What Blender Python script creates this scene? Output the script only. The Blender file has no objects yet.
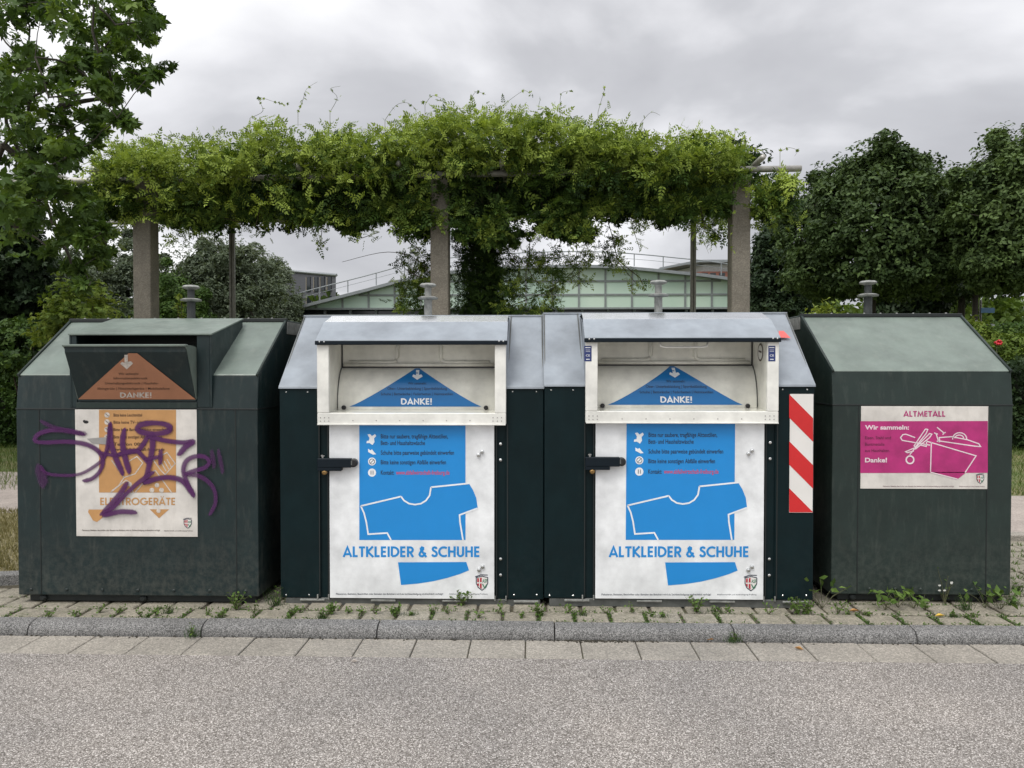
import bpy, bmesh, math, random
import numpy as np
from mathutils import Vector, Matrix
random.seed(7); rng = np.random.default_rng(11)
R = math.radians
scene = bpy.context.scene
col = scene.collection

# ------------------------------------------------------------------ camera
FPX = 770.0; PSI = math.atan(21/FPX); TH = math.atan(16/FPX)
CAM = Vector((0, 0, 1.43))
Fv = Vector((-math.sin(PSI)*math.cos(TH), math.cos(PSI)*math.cos(TH), -math.sin(TH)))
Rv = Vector((math.cos(PSI), math.sin(PSI), 0)); Uv = Rv.cross(Fv)
cd = bpy.data.cameras.new('camera'); cam = bpy.data.objects.new('camera', cd); col.objects.link(cam)
cd.sensor_width = 36; cd.lens = FPX/1024*36; cd.clip_start = .05; cd.clip_end = 3000
cam.location = CAM
cam.rotation_euler = Matrix((Rv, Uv, -Fv)).transposed().to_euler()
scene.camera = cam
def at(px, py, Y):
    d = Fv*FPX + Rv*(px-512) - Uv*(py-384)
    return CAM + d*(Y/d.y)
def gr(px, py, z=0.0):
    d = Fv*FPX + Rv*(px-512) - Uv*(py-384)
    return CAM + d*((z-CAM.z)/d.z)

# ------------------------------------------------------------------ objects
def tag(o, label=None, cat=None, group=None, kind=None):
    if label: o['label'] = label
    if cat: o['category'] = cat
    if group: o['group'] = group
    if kind: o['kind'] = kind
    return o
def thing(name, label, cat, loc, group=None):
    o = bpy.data.objects.new(name, None); col.objects.link(o); o.location = loc
    o.empty_display_size = .2
    return tag(o, label, cat, group)
def origin(p):
    v = Vector((0, 0, 0))
    while p is not None:
        v = v + p.location; p = p.parent
    return v
def link(name, me, mat, parent=None, smooth=False):
    o = bpy.data.objects.new(name, me); col.objects.link(o)
    if mat is not None:
        for m in (mat if isinstance(mat, (list, tuple)) else [mat]): me.materials.append(m)
    if parent is not None:
        off = origin(parent)
        me.transform(Matrix.Translation(-off)); o.parent = parent
    if smooth:
        me.polygons.foreach_set('use_smooth', [True]*len(me.polygons))
    return o
def copy_tree(o, parent=None):
    c = o.copy(); col.objects.link(c); c.parent = parent
    for ch in list(o.children): copy_tree(ch, c)
    return c

class MB:
    def __init__(s): s.bm = bmesh.new()
    def box(s, x0, x1, y0, y1, z0, z1, bev=0.0, rot=None, m=0, seg=1):
        t = bmesh.new()
        bmesh.ops.create_cube(t, size=1)
        bmesh.ops.scale(t, vec=(abs(x1-x0), abs(y1-y0), abs(z1-z0)), verts=t.verts)
        if bev: bmesh.ops.bevel(t, geom=t.edges[:], offset=bev, segments=seg, profile=.5, affect='EDGES')
        M = Matrix.Translation(((x0+x1)/2, (y0+y1)/2, (z0+z1)/2))
        if rot is not None: M = M @ rot
        t.transform(M); s.add(t, m)
        return s
    def add(s, t, m=0):
        mp = {v: s.bm.verts.new(v.co) for v in t.verts}
        for f in t.faces:
            try:
                g = s.bm.faces.new([mp[v] for v in f.verts]); g.material_index = m
            except ValueError: pass
        t.free()
    def prism(s, prof, x0, x1, bev=0.0, m=0):      # profile in (y,z), extruded along x
        t = bmesh.new()
        a = [t.verts.new((x0, y, z)) for y, z in prof]; b = [t.verts.new((x1, y, z)) for y, z in prof]
        t.faces.new(a[::-1]); t.faces.new(b)
        n = len(prof)
        for i in range(n): t.faces.new((a[i], a[(i+1) % n], b[(i+1) % n], b[i]))
        bmesh.ops.recalc_face_normals(t, faces=t.faces)
        if bev: bmesh.ops.bevel(t, geom=t.edges[:], offset=bev, segments=2, profile=.5, affect='EDGES')
        s.add(t, m); return s
    def prismxy(s, pts, z0, z1, bev=0.0, m=0):
        t = bmesh.new()
        a = [t.verts.new((x, y, z0)) for x, y in pts]; b = [t.verts.new((x, y, z1)) for x, y in pts]
        t.faces.new(a[::-1]); t.faces.new(b)
        n = len(pts)
        for i in range(n): t.faces.new((a[i], a[(i+1) % n], b[(i+1) % n], b[i]))
        bmesh.ops.recalc_face_normals(t, faces=t.faces)
        if bev: bmesh.ops.bevel(t, geom=t.edges[:], offset=bev, segments=2, profile=.5, affect='EDGES')
        s.add(t, m); return s
    def tube(s, pts, rad, n=8, cap=True, m=0):
        pts = [Vector(p) for p in pts]
        if not isinstance(rad, (list, tuple)): rad = [rad]*len(pts)
        rings = []
        up = Vector((.13, .07, 1)).normalized()
        for i, p in enumerate(pts):
            d = (pts[min(i+1, len(pts)-1)]-pts[max(i-1, 0)])
            if d.length < 1e-9: d = Vector((0, 0, 1))
            d.normalize()
            a = d.cross(up)
            if a.length < .05: a = d.cross(Vector((1, 0, 0)))
            a.normalize(); b = d.cross(a)
            rings.append([s.bm.verts.new(p+(a*math.cos(2*math.pi*k/n)+b*math.sin(2*math.pi*k/n))*rad[i]) for k in range(n)])
        for i in range(len(rings)-1):
            for k in range(n):
                f = s.bm.faces.new((rings[i][k], rings[i][(k+1) % n], rings[i+1][(k+1) % n], rings[i+1][k]))
                f.smooth = True; f.material_index = m
        if cap and n > 2:
            s.bm.faces.new(rings[0][::-1]).material_index = m; s.bm.faces.new(rings[-1]).material_index = m
        return s
    def lathe(s, c, prof, n=20, axis='z', m=0):       # profile (r, h)
        rings = []
        for r, h in prof:
            ring = []
            for k in range(n):
                a = 2*math.pi*k/n; u, v = r*math.cos(a), r*math.sin(a)
                p = (c[0]+u, c[1]+v, c[2]+h) if axis == 'z' else (c[0]+u, c[1]-h, c[2]+v)
                ring.append(s.bm.verts.new(p))
            rings.append(ring)
        for i in range(len(rings)-1):
            for k in range(n):
                f = s.bm.faces.new((rings[i][k], rings[i][(k+1) % n], rings[i+1][(k+1) % n], rings[i+1][k])); f.material_index = m
        s.bm.faces.new(rings[0][::-1]).material_index = m; s.bm.faces.new(rings[-1]).material_index = m
        return s
    def face(s, pts, m=0):
        f = s.bm.faces.new([s.bm.verts.new(p) for p in pts]); f.material_index = m; return s
    def parts(s, name, mat, parent=None, smooth=False, gap=0):
        """every loose piece becomes an object of its own"""
        bmesh.ops.recalc_face_normals(s.bm, faces=s.bm.faces)
        seen = set(); out = []
        for v0 in s.bm.verts:
            if v0 in seen: continue
            st = [v0]; isl = []; seen.add(v0)
            while st:
                v = st.pop(); isl.append(v)
                for e in v.link_edges:
                    w = e.other_vert(v)
                    if w not in seen: seen.add(w); st.append(w)
            idx = {v: i for i, v in enumerate(isl)}; fs = {f for v in isl for f in v.link_faces}
            me = bpy.data.meshes.new(name); me.from_pydata([tuple(v.co) for v in isl], [], [[idx[v] for v in f.verts] for f in fs])
            sm = [f.smooth for f in fs]; me.polygons.foreach_set('use_smooth', sm)
            out.append(link(name, me, mat, parent, smooth))
        s.bm.free(); return out
    def build(s, name, mat, parent=None, smooth=False, recalc=True):
        if recalc: bmesh.ops.recalc_face_normals(s.bm, faces=s.bm.faces)
        me = bpy.data.meshes.new(name); s.bm.to_mesh(me); s.bm.free()
        return link(name, me, mat, parent, smooth)

# ------------------------------------------------------------------ materials
def new_mat(name):
    m = bpy.data.materials.new(name); m.use_nodes = True
    nt = m.node_tree; b = nt.nodes['Principled BSDF']
    return m, nt, b
def N(nt, t, **kw):
    n = nt.nodes.new(t)
    for k, v in kw.items():
        if k in n.inputs: n.inputs[k].default_value = v
        else: setattr(n, k, v)
    return n
def objco(nt): return N(nt, 'ShaderNodeTexCoord').outputs['Object']
def noise(nt, scale, detail=4, rough=.55, co=None, stretch=None):
    n = N(nt, 'ShaderNodeTexNoise'); n.inputs['Scale'].default_value = scale; n.inputs['Detail'].default_value = detail
    n.inputs['Roughness'].default_value = rough
    co = co or objco(nt)
    if stretch:
        mp = N(nt, 'ShaderNodeMapping'); mp.inputs['Scale'].default_value = stretch
        nt.links.new(co, mp.inputs['Vector']); co = mp.outputs[0]
    nt.links.new(co, n.inputs['Vector']); return n.outputs['Fac']
def ramp(nt, fac, stops):
    r = N(nt, 'ShaderNodeValToRGB'); e = r.color_ramp.elements
    while len(e) < len(stops): e.new(.5)
    for i, (p, c) in enumerate(stops): e[i].position = p; e[i].color = (*c, 1) if len(c) == 3 else c
    nt.links.new(fac, r.inputs[0]); return r.outputs[0]
def mix(nt, fac, a, b, mode='MIX'):
    n = N(nt, 'ShaderNodeMix', data_type='RGBA', blend_type=mode)
    for sock, v in ((n.inputs[0], fac), (n.inputs[6], a), (n.inputs[7], b)):
        if hasattr(v, 'is_linked'): nt.links.new(v, sock)
        elif isinstance(v, (int, float)): sock.default_value = v
        else: sock.default_value = (*v, 1)
    return n.outputs[2]
def bump(nt, b, h, strength=.3, dist=.01):
    n = N(nt, 'ShaderNodeBump'); n.inputs['Strength'].default_value = strength; n.inputs['Distance'].default_value = dist
    nt.links.new(h, n.inputs['Height']); nt.links.new(n.outputs[0], b.inputs['Normal'])
def plain(name, c, rough=.5, metal=0.0, var=.12, scale=9, bmp=0.0, stretch=None, spec=.5):
    m, nt, b = new_mat(name)
    f = noise(nt, scale, 6, .6, stretch=stretch)
    lo = tuple(x*(1-var) for x in c); hi = tuple(min(1, x*(1+var)) for x in c)
    nt.links.new(ramp(nt, f, [(.3, lo), (.7, hi)]), b.inputs['Base Color'])
    b.inputs['Roughness'].default_value = rough; b.inputs['Metallic'].default_value = metal
    b.inputs['Specular IOR Level'].default_value = spec
    if bmp: bump(nt, b, noise(nt, scale*8, 4), bmp, .004)
    return m
def dirty_paint(name, c, dirt, rough=.45, amount=.5, scratches=True, spec=.5):
    """painted sheet steel: faint blotches, vertical run marks, scratches, splash dirt low down"""
    m, nt, b = new_mat(name)
    co = objco(nt)
    base = ramp(nt, noise(nt, 5, 6, .6, co), [(.3, tuple(x*.78 for x in c)), (.7, tuple(x*1.22 for x in c))])
    runs = ramp(nt, noise(nt, 3, 6, .7, co, (7, 7, 1.6)), [(.52, (0, 0, 0)), (.8, (amount*.7,)*3)])
    col1 = mix(nt, runs, base, dirt)
    sep = N(nt, 'ShaderNodeSeparateXYZ'); nt.links.new(co, sep.inputs[0])
    mr = N(nt, 'ShaderNodeMapRange'); mr.inputs[1].default_value = .50; mr.inputs[2].default_value = .02
    nt.links.new(sep.outputs[2], mr.inputs[0])
    sp = N(nt, 'ShaderNodeMath', operation='MULTIPLY'); nt.links.new(mr.outputs[0], sp.inputs[0])
    nt.links.new(ramp(nt, noise(nt, 22, 8, .75, co), [(.42, (0, 0, 0)), (.68, (1, 1, 1))]), sp.inputs[1])
    sp2 = N(nt, 'ShaderNodeMath', operation='MULTIPLY'); nt.links.new(sp.outputs[0], sp2.inputs[0]); sp2.inputs[1].default_value = 1.1*amount+.06
    col2 = mix(nt, sp2.outputs[0], col1, dirt)
    if scratches:
        s = ramp(nt, noise(nt, 6, 9, .8, co, (3, 3, 9)), [(.70, (0, 0, 0)), (.715, (.6,)*3)])
        col2 = mix(nt, s, col2, (.30, .34, .33))
    nt.links.new(col2, b.inputs['Base Color'])
    nt.links.new(ramp(nt, noise(nt, 12, 5, .6, co), [(.3, (rough-.08,)*3), (.7, (min(1, rough+.15),)*3)]), b.inputs['Roughness'])
    b.inputs['Specular IOR Level'].default_value = spec
    bump(nt, b, noise(nt, 2.2, 3, .5, co), .25, .012)
    return m

def leaf_mat(name, dark, mid, light, trans=.28, rough=.5):
    m, nt, b = new_mat(name)
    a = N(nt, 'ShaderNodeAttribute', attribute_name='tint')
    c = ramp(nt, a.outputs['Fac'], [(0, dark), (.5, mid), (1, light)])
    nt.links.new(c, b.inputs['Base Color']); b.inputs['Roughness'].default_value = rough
    b.inputs['Specular IOR Level'].default_value = .14
    tr = N(nt, 'ShaderNodeBsdfTranslucent')
    nt.links.new(mix(nt, 1.0, c, (1.0, 1.0, .45), 'MULTIPLY'), tr.inputs[0])
    ms = N(nt, 'ShaderNodeMixShader'); ms.inputs[0].default_value = trans
    out = nt.nodes['Material Output']
    nt.links.new(b.outputs[0], ms.inputs[1]); nt.links.new(tr.outputs[0], ms.inputs[2]); nt.links.new(ms.outputs[0], out.inputs[0])
    return m

def asphalt():
    m, nt, b = new_mat('asphalt'); co = objco(nt)
    v = N(nt, 'ShaderNodeTexVoronoi'); v.inputs['Scale'].default_value = 200; nt.links.new(co, v.inputs['Vector'])
    bw = N(nt, 'ShaderNodeSeparateColor'); nt.links.new(v.outputs['Color'], bw.inputs[0])
    stone = ramp(nt, bw.outputs[0], [(0, (.20, .187, .175)), (.5, (.29, .272, .256)), (.8, (.42, .398, .378)), (1, (.72, .69, .665))])
    d = ramp(nt, v.outputs['Distance'], [(.35, (1, 1, 1)), (.75, (.35, .33, .31))])
    c = mix(nt, 1.0, stone, d, 'MULTIPLY')
    big = ramp(nt, noise(nt, .9, 5, .6, co), [(.3, (.80, .80, .80)), (.7, (1.10, 1.08, 1.05))])
    c = mix(nt, 1.0, c, big, 'MULTIPLY')
    nt.links.new(c, b.inputs['Base Color']); b.inputs['Roughness'].default_value = .8
    b.inputs['Specular IOR Level'].default_value = .35
    bump(nt, b, v.outputs['Distance'], -.7, .004)
    return m
def stone_mat(name, c, scale=60, spk=.35, mossy=0.0, rough=.85):
    m, nt, b = new_mat(name); co = objco(nt)
    v = N(nt, 'ShaderNodeTexVoronoi'); v.inputs['Scale'].default_value = scale*3; nt.links.new(co, v.inputs['Vector'])
    bw = N(nt, 'ShaderNodeSeparateColor'); nt.links.new(v.outputs['Color'], bw.inputs[0])
    s = ramp(nt, bw.outputs[0], [(0, tuple(x*(1-spk) for x in c)), (.6, c), (1, tuple(min(1, x*(1+spk*1.2)) for x in c))])
    g = ramp(nt, noise(nt, 2.3, 7, .65, co), [(.3, (.72, .71, .69)), (.7, (1.1, 1.08, 1.05))])
    c2 = mix(nt, 1.0, s, g, 'MULTIPLY')
    if mossy: c2 = mix(nt, ramp(nt, noise(nt, 9, 8, .75, co), [(.5, (0, 0, 0)), (.66, (mossy,)*3)]), c2, (.07, .08, .03))
    nt.links.new(c2, b.inputs['Base Color']); b.inputs['Roughness'].default_value = rough
    bump(nt, b, noise(nt, scale*1.5, 6, .7, co), .5, .006)
    return m

M = {}
M['asphalt'] = asphalt()
M['gutter'] = stone_mat('gutter_concrete', (.29, .272, .242), 50, .32)
M['kerb'] = stone_mat('kerb_granite', (.17, .17, .17), 90, .75)
M['paver'] = stone_mat('paver_concrete', (.27, .25, .205), 45, .3, .5)
M['joint'] = stone_mat('joint_soil', (.075, .066, .045), 40, .5, .9, 1)
M['path'] = stone_mat('path_asphalt', (.33, .29, .265), 35, .2)
M['concrete'] = stone_mat('post_concrete', (.205, .188, .160), 26, .22)
M['green_new'] = dirty_paint('dark_teal_paint', (.0032, .0120, .0140), (.04, .05, .05), .42, .08, False, .16)
M['green_old'] = dirty_paint('weathered_green_paint', (.0075, .0185, .0195), (.10, .10, .085), .45, .48, True, .4)
M['green_old2'] = dirty_paint('weathered_olive_green_paint', (.0135, .0250, .0215), (.10, .11, .095), .45, .42, True, .4)
M['green_roof'] = dirty_paint('faded_skylit_lid_paint', (.128, .160, .138), (.25, .27, .23), .40, .45, False)  # weathered green, base colour lightened for the sky it reflects
M['green_dark'] = plain('dark_green_paint', (.008, .012, .012), .6)  # dark green of seams, base frames, bolts and doors
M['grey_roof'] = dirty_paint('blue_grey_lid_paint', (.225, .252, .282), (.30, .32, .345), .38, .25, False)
M['galv'] = plain('galvanised_sheet', (.80, .82, .84), .10, .95, .08, 14, .10)
M['frame_steel'] = plain('base_frame_steel', (.10, .105, .10), .5, .2, .3, 12, .2)
M['cream'] = dirty_paint('cream_paint', (.71, .705, .66), (.56, .55, .49), .4, .06, False)
M['cream_in'] = dirty_paint('inner_cream_paint', (.72, .71, .64), (.42, .38, .30), .35, .14, False)
M['cream_sill'] = plain('cream_sill_gloss', (.66, .65, .58), .12, 0, .06, 8)
M['lip'] = plain('black_lip', (.004, .009, .014), .5, spec=.2)
M['plate'] = dirty_paint('poster_white', (.74, .755, .765), (.64, .64, .63), .35, .03, False)
M['plate_old'] = dirty_paint('old_poster_white', (.60, .57, .53), (.33, .30, .25), .5, .45)
M['blue'] = plain('poster_blue', (.010, .235, .61), .35, 0, .04, 5)
M['blue_deep'] = plain('chute_blue', (.010, .155, .42), .3, 0, .05, 5)
M['ink'] = plain('ink_dark', (.012, .02, .045), .5)
M['redink'] = plain('ink_pinkred', (.55, .07, .14), .5)
M['whiteink'] = plain('ink_white', (.78, .80, .82), .45)
M['orange'] = plain('poster_orange', (.48, .255, .095), .5, 0, .12, 7)
M['orange2'] = plain('sticker_orange', (.36, .16, .085), .5, 0, .12, 7)
M['pinkstrip'] = plain('faded_pink_strip', (.50, .25, .18), .5, 0, .2, 20)
M['brownink'] = plain('ink_brown', (.045, .02, .012), .5)
M['fadedwhite'] = plain('worn_white_ink', (.52, .47, .42), .5, 0, .3, 60)
M['magenta'] = plain('poster_magenta', (.40, .022, .155), .45, 0, .22, 9)
M['paleink'] = plain('ink_pale_pink', (.70, .58, .62), .5)
M['darkmag'] = plain('ink_dark_magenta', (.10, .008, .04), .5)
M['crest_red'] = plain('crest_red', (.42, .02, .04), .5)
M['crest_green'] = plain('crest_green', (.05, .19, .11), .5)
M['warn_red'] = plain('warning_red', (.56, .018, .02), .35, 0, .08, 6)
M['warn_white'] = plain('warning_white', (.72, .70, .67), .35, 0, .05, 6)
M['red_sticker'] = plain('red_sticker', (.62, .10, .09), .45)
M['navy'] = plain('navy_sticker', (.02, .035, .14), .4)
M['black'] = plain('black_plastic', (.012, .012, .013), .35)
M['chrome'] = plain('bright_rivet', (.62, .63, .63), .22, 1.0, .05)
M['brass'] = plain('brass_lock', (.35, .22, .09), .35, 1.0)
M['lift'] = plain('lifting_steel', (.26, .265, .25), .55, .35, .35, 30, .2)
M['liftdark'] = plain('lifting_dark_steel', (.05, .055, .055), .6, .3, .3, 30)
M['tape'] = plain('grey_tape', (.28, .27, .26), .35)
M['steel'] = plain('pergola_steel', (.38, .37, .34), .45, .3, .2, 12)
M['steel_dark'] = plain('post_steel', (.17, .165, .14), .5, .3, .2, 12)
M['bark'] = stone_mat('bark', (.045, .04, .03), 20, .4)
M['stem'] = plain('vine_stem', (.07, .05, .035), .8, 0, .3, 30)
M['tendril'] = plain('vine_tendril', (.10, .105, .05), .7)
M['leaf_vine'] = leaf_mat('vine_leaf', (.018, .038, .014), (.066, .120, .024), (.33, .42, .08), .26)
M['leaf_maple'] = leaf_mat('maple_leaf', (.025, .048, .013), (.065, .115, .025), (.17, .25, .05), .34)
M['leaf_dark'] = leaf_mat('shade_tree_leaf', (.022, .040, .014), (.052, .085, .028), (.115, .17, .055), .2)
M['leaf_black'] = leaf_mat('dense_tree_leaf', (.016, .030, .016), (.030, .052, .024), (.055, .085, .038), .15)
M['leaf_olive'] = leaf_mat('silvery_willow_leaf', (.055, .075, .045), (.105, .135, .085), (.17, .20, .14), .25)
M['leaf_bush'] = leaf_mat('bright_bush_leaf', (.05, .085, .018), (.12, .18, .03), (.26, .31, .06), .3)
M['leaf_hedge'] = leaf_mat('hedge_leaf', (.012, .024, .011), (.025, .045, .018), (.05, .08, .028), .12)
M['leaf_hedge2'] = leaf_mat('bright_hedge_leaf', (.025, .05, .014), (.05, .095, .022), (.10, .16, .035), .18)
M['leaf_weed'] = leaf_mat('weed_leaf', (.04, .08, .022), (.09, .155, .035), (.16, .24, .06), .25)
M['leaf_grass'] = leaf_mat('grass_blade', (.05, .085, .02), (.10, .15, .035), (.24, .24, .09), .25)
M['leaf_dry'] = leaf_mat('dry_grass_blade', (.10, .10, .04), (.20, .18, .085), (.34, .29, .15), .2)
M['core'] = plain('dark_core', (.012, .016, .008), .95)
M['petal'] = plain('white_petal', (.75, .75, .70), .6)
M['yellow'] = plain('yellow_leaf', (.62, .42, .06), .6)
M['fallen'] = plain('tan_leaf', (.42, .22, .07), .6)
M['rose'] = plain('red_rose', (.55, .02, .03), .5)
M['soilgrass'] = None
m, nt, b = new_mat('lawn_ground'); co = objco(nt)
nt.links.new(mix(nt, ramp(nt, noise(nt, 1.4, 6, .65, co), [(.42, (0, 0, 0)), (.62, (1, 1, 1))]),
    ramp(nt, noise(nt, 40, 5, .7, co), [(.3, (.045, .07, .018)), (.7, (.11, .15, .04))]),
    ramp(nt, noise(nt, 40, 5, .7, co), [(.3, (.11, .105, .045)), (.7, (.21, .18, .09))])), b.inputs['Base Color'])
b.inputs['Roughness'].default_value = .95; M['lawn'] = m
m, nt, b = new_mat('dry_verge'); co = objco(nt)
nt.links.new(ramp(nt, noise(nt, 30, 6, .7, co), [(.3, (.10, .09, .045)), (.7, (.27, .23, .13))]), b.inputs['Base Color'])
b.inputs['Roughness'].default_value = .95; M['verge'] = m
# sprayed paint: the ribbon's v coordinate fades the paint out at its edge
m, nt, b = new_mat('purple_spray_paint')
a = N(nt, 'ShaderNodeAttribute', attribute_name='edge'); co = objco(nt)
ad = N(nt, 'ShaderNodeMath', operation='MULTIPLY_ADD'); nt.links.new(noise(nt, 160, 3, .6, co), ad.inputs[0]); ad.inputs[1].default_value = .30
nt.links.new(a.outputs['Fac'], ad.inputs[2])
al = ramp(nt, ad.outputs[0], [(.62, (.93,)*3), (1.08 if False else .98, (0, 0, 0))])
op = N(nt, 'ShaderNodeAttribute', attribute_name='cover')
mm = N(nt, 'ShaderNodeMath', operation='MULTIPLY'); nt.links.new(al, mm.inputs[0]); nt.links.new(op.outputs['Fac'], mm.inputs[1])
b.inputs['Base Color'].default_value = (.070, .007, .085, 1); b.inputs['Roughness'].default_value = .5
nt.links.new(mm.outputs[0], b.inputs['Alpha']); M['spray'] = m
# glass hall panels
m, nt, b = new_mat('green_glass'); co = objco(nt)
v = N(nt, 'ShaderNodeTexBrick')
nt.links.new(ramp(nt, noise(nt, .22, 3, .5, co), [(.35, (.34, .48, .40)), (.65, (.50, .62, .52))]), b.inputs['Base Color'])
b.inputs['Roughness'].default_value = .22; b.inputs['Specular IOR Level'].default_value = .6; nt.nodes.remove(v); M['glass'] = m
M['dark_glass'] = plain('dark_window', (.02, .025, .03), .12)
M['mullion'] = plain('grey_mullion', (.19, .21, .21), .5)
M['roofmetal'] = plain('roof_metal', (.24, .26, .27), .4, .3)
M['greybrick'] = plain('dark_grey_cladding', (.085, .088, .10), .8, 0, .2, 1.2, 0, (1, 1, 14))
M['redbrick'] = plain('red_cladding', (.27, .115, .085), .85, 0, .2, 2)
M['white_wall'] = plain('white_render', (.6, .6, .58), .8)
M['carwhite'] = plain('car_paint_silver', (.42, .43, .45), .3, .2)
M['blue_sign'] = plain('sign_blue', (.10, .22, .42), .5)

def smooth2(P_, k=5):
    Q = []
    for i in range(len(P_)-1):
        p0, p1, p2, p3 = [Vector(P_[max(0, min(len(P_)-1, j))]) for j in (i-1, i, i+1, i+2)]
        for q in range(k):
            t = q/k; Q.append(.5*((2*p1)+(-p0+p2)*t+(2*p0-5*p1+4*p2-p3)*t*t+(-p0+3*p1-3*p2+p3)*t**3))
    return Q+[Vector(P_[-1])]
# ------------------------------------------------------------------ flat artwork on a vertical sheet (normal -y)
_font = {}
def glyphs(s, bold):
    k = (s, bold)
    if k in _font: return _font[k]
    cu = bpy.data.curves.new('t', 'FONT'); cu.body = s; cu.size = 1; cu.resolution_u = 3; cu.offset = bold
    o = bpy.data.objects.new('t', cu); col.objects.link(o)
    dg = bpy.context.evaluated_depsgraph_get(); dg.update()
    me = bpy.data.meshes.new_from_object(o.evaluated_get(dg))
    vs = [tuple(v.co) for v in me.vertices]; fs = [tuple(p.vertices) for p in me.polygons]
    bpy.data.objects.remove(o); bpy.data.meshes.remove(me)
    _font[k] = (vs, fs); return _font[k]
def text(mb, s, x0, x1, yb, cap, fn, bold=0.0, m=0, slant=0.0):
    """letters of string s from pixel x0 to x1, baseline yb, cap height in pixels; fn(px,py) -> world point"""
    vs, fs = glyphs(s, bold)
    if not vs: return
    xa = min(v[0] for v in vs); xb = max(v[0] for v in vs)
    out = [mb.bm.verts.new(fn(x0+(v[0]-xa)/(xb-xa)*(x1-x0), yb-v[1]/.729*cap-slant*(x0+(v[0]-xa)/(xb-xa)*(x1-x0)-x0))) for v in vs]
    for f in fs:
        try: mb.bm.faces.new([out[i] for i in f]).material_index = m
        except ValueError: pass
def arc(cx, cy, r, a0, a1, n=10, ry=None):
    ry = ry or r
    return [(cx+r*math.cos(R(a0+(a1-a0)*i/n)), cy+ry*math.sin(R(a0+(a1-a0)*i/n))) for i in range(n+1)]
def stroke2d(pts, w, closed=False):
    """mitred ribbon outline -> list of quads"""
    P = [Vector((p[0], p[1])) for p in pts]; n = len(P); L = []; Rr = []
    for i in range(n):
        if closed: a, b, c = P[i-1], P[i], P[(i+1) % n]
        else: a, b, c = P[max(i-1, 0)], P[i], P[min(i+1, n-1)]
        d1 = (b-a); d2 = (c-b)
        if d1.length < 1e-9: d1 = d2
        if d2.length < 1e-9: d2 = d1
        d1 = d1.normalized(); d2 = d2.normalized()
        n1 = Vector((-d1.y, d1.x)); n2 = Vector((-d2.y, d2.x)); nn = n1+n2
        if nn.length < .3: nn = n1
        else: nn.normalize()
        k = min(2.2, 1/max(.35, nn.dot(n1)))
        L.append(b+nn*w/2*k); Rr.append(b-nn*w/2*k)
    q = []
    for i in range(n if closed else n-1):
        j = (i+1) % n; q.append((L[i], L[j], Rr[j], Rr[i]))
    return q
G = {}   # geometric capitals: strokes in units of the cap height, advance width
t_ = .085
G['A'] = ([[(.06, 0), (.40, .93), (.74, 0)], [(.17, .27), (.63, .27)]], .80)
G['L'] = ([[(.10, 1), (.10, .09), (.46, .09)]], .50)
G['T'] = ([[(.0, .91), (.56, .91)], [(.28, .91), (.28, 0)]], .57)
G['K'] = ([[(.10, 1), (.10, 0)], [(.62, 1), (.16, .50), (.66, 0)]], .70)
G['E'] = ([[(.48, .91), (.10, .91), (.10, .09), (.48, .09)], [(.10, .5), (.45, .5)]], .54)
G['I'] = ([[(.10, 1), (.10, 0)]], .22)
G['D'] = ([[(.10, .09), (.10, .91), (.28, .91)]+arc(.28, .5, .41, 80, -80, 10)+[(.28, .09), (.10, .09)]], .78)
G['R'] = ([[(.10, 0), (.10, .91), (.30, .91)]+arc(.30, .68, .23, 80, -80, 8)+[(.28, .45), (.12, .45)], [(.30, .45), (.56, 0)]], .62)
G['S'] = ([[(.46, .78), (.40, .88), (.28, .92), (.15, .88), (.10, .74), (.15, .62), (.30, .54), (.43, .43), (.47, .27), (.40, .12), (.26, .08), (.12, .12), (.05, .25)]], .54)
G['C'] = ([arc(.50, .5, .42, 50, 310, 14)], .80)
G['H'] = ([[(.10, 1), (.10, 0)], [(.60, 1), (.60, 0)], [(.10, .52), (.60, .52)]], .73)
G['U'] = ([[(.10, 1), (.10, .33)]+arc(.33, .33, .235, 180, 360, 10, .245)+[(.57, 1)]], .69)
G['N'] = ([[(.10, 0), (.10, .86), (.62, .14), (.62, 1)]], .74)
G['M'] = ([[(.08, 0), (.20, .88), (.47, .18), (.74, .88), (.86, 0)]], .95)
G['O'] = ([arc(.50, .5, .42, 0, 360, 20)], 1.0)
G['G'] = ([arc(.50, .5, .42, 50, 350, 15)+[(.92, .47), (.54, .47)]], .98)
G['Ä'] = (G['A'][0]+[[(.22, 1.14), (.30, 1.14)], [(.50, 1.14), (.58, 1.14)]], .80)
G['&'] = ([[(.70, .0), (.22, .66), (.20, .80), (.30, .92), (.42, .86), (.42, .74), (.14, .42), (.08, .24), (.16, .10), (.34, .07), (.50, .18), (.62, .42)]], .74)
G['!'] = ([[(.10, 1), (.10, .32)], [(.10, .16), (.10, 0)]], .22)
G[' '] = ([], .30)
def caps(mb, s, x0, x1, yb, cap, fn, th=.185, m=0, slant=0.0):
    gap = .07; W = sum(G[c][1]+gap for c in s)-gap; k = (x1-x0)/W; x = x0; q_ = 0
    for c in s:
        for st in G[c][0]:
            for quad in stroke2d(st, th):
                q_ += 1
                pts = []
                for p in quad:
                    X = x+p.x*k; w = fn(X, yb-p.y*cap-slant*(X-x0)); pts.append((w[0], w[1]-.00006*(q_ % 13), w[2]))
                mb.face(pts, m)
        x += (G[c][1]+gap)*k
def poly(mb, pts, fn, m=0): mb.face([fn(*p) for p in pts], m)
def line(mb, pts, w, fn, m=0, closed=False):
    for i, q in enumerate(stroke2d(pts, w, closed)):
        P_ = [fn(p.x, p.y) for p in q]; mb.face([(p[0], p[1]-.0001*(i % 3), p[2]) for p in P_], m)
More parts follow.
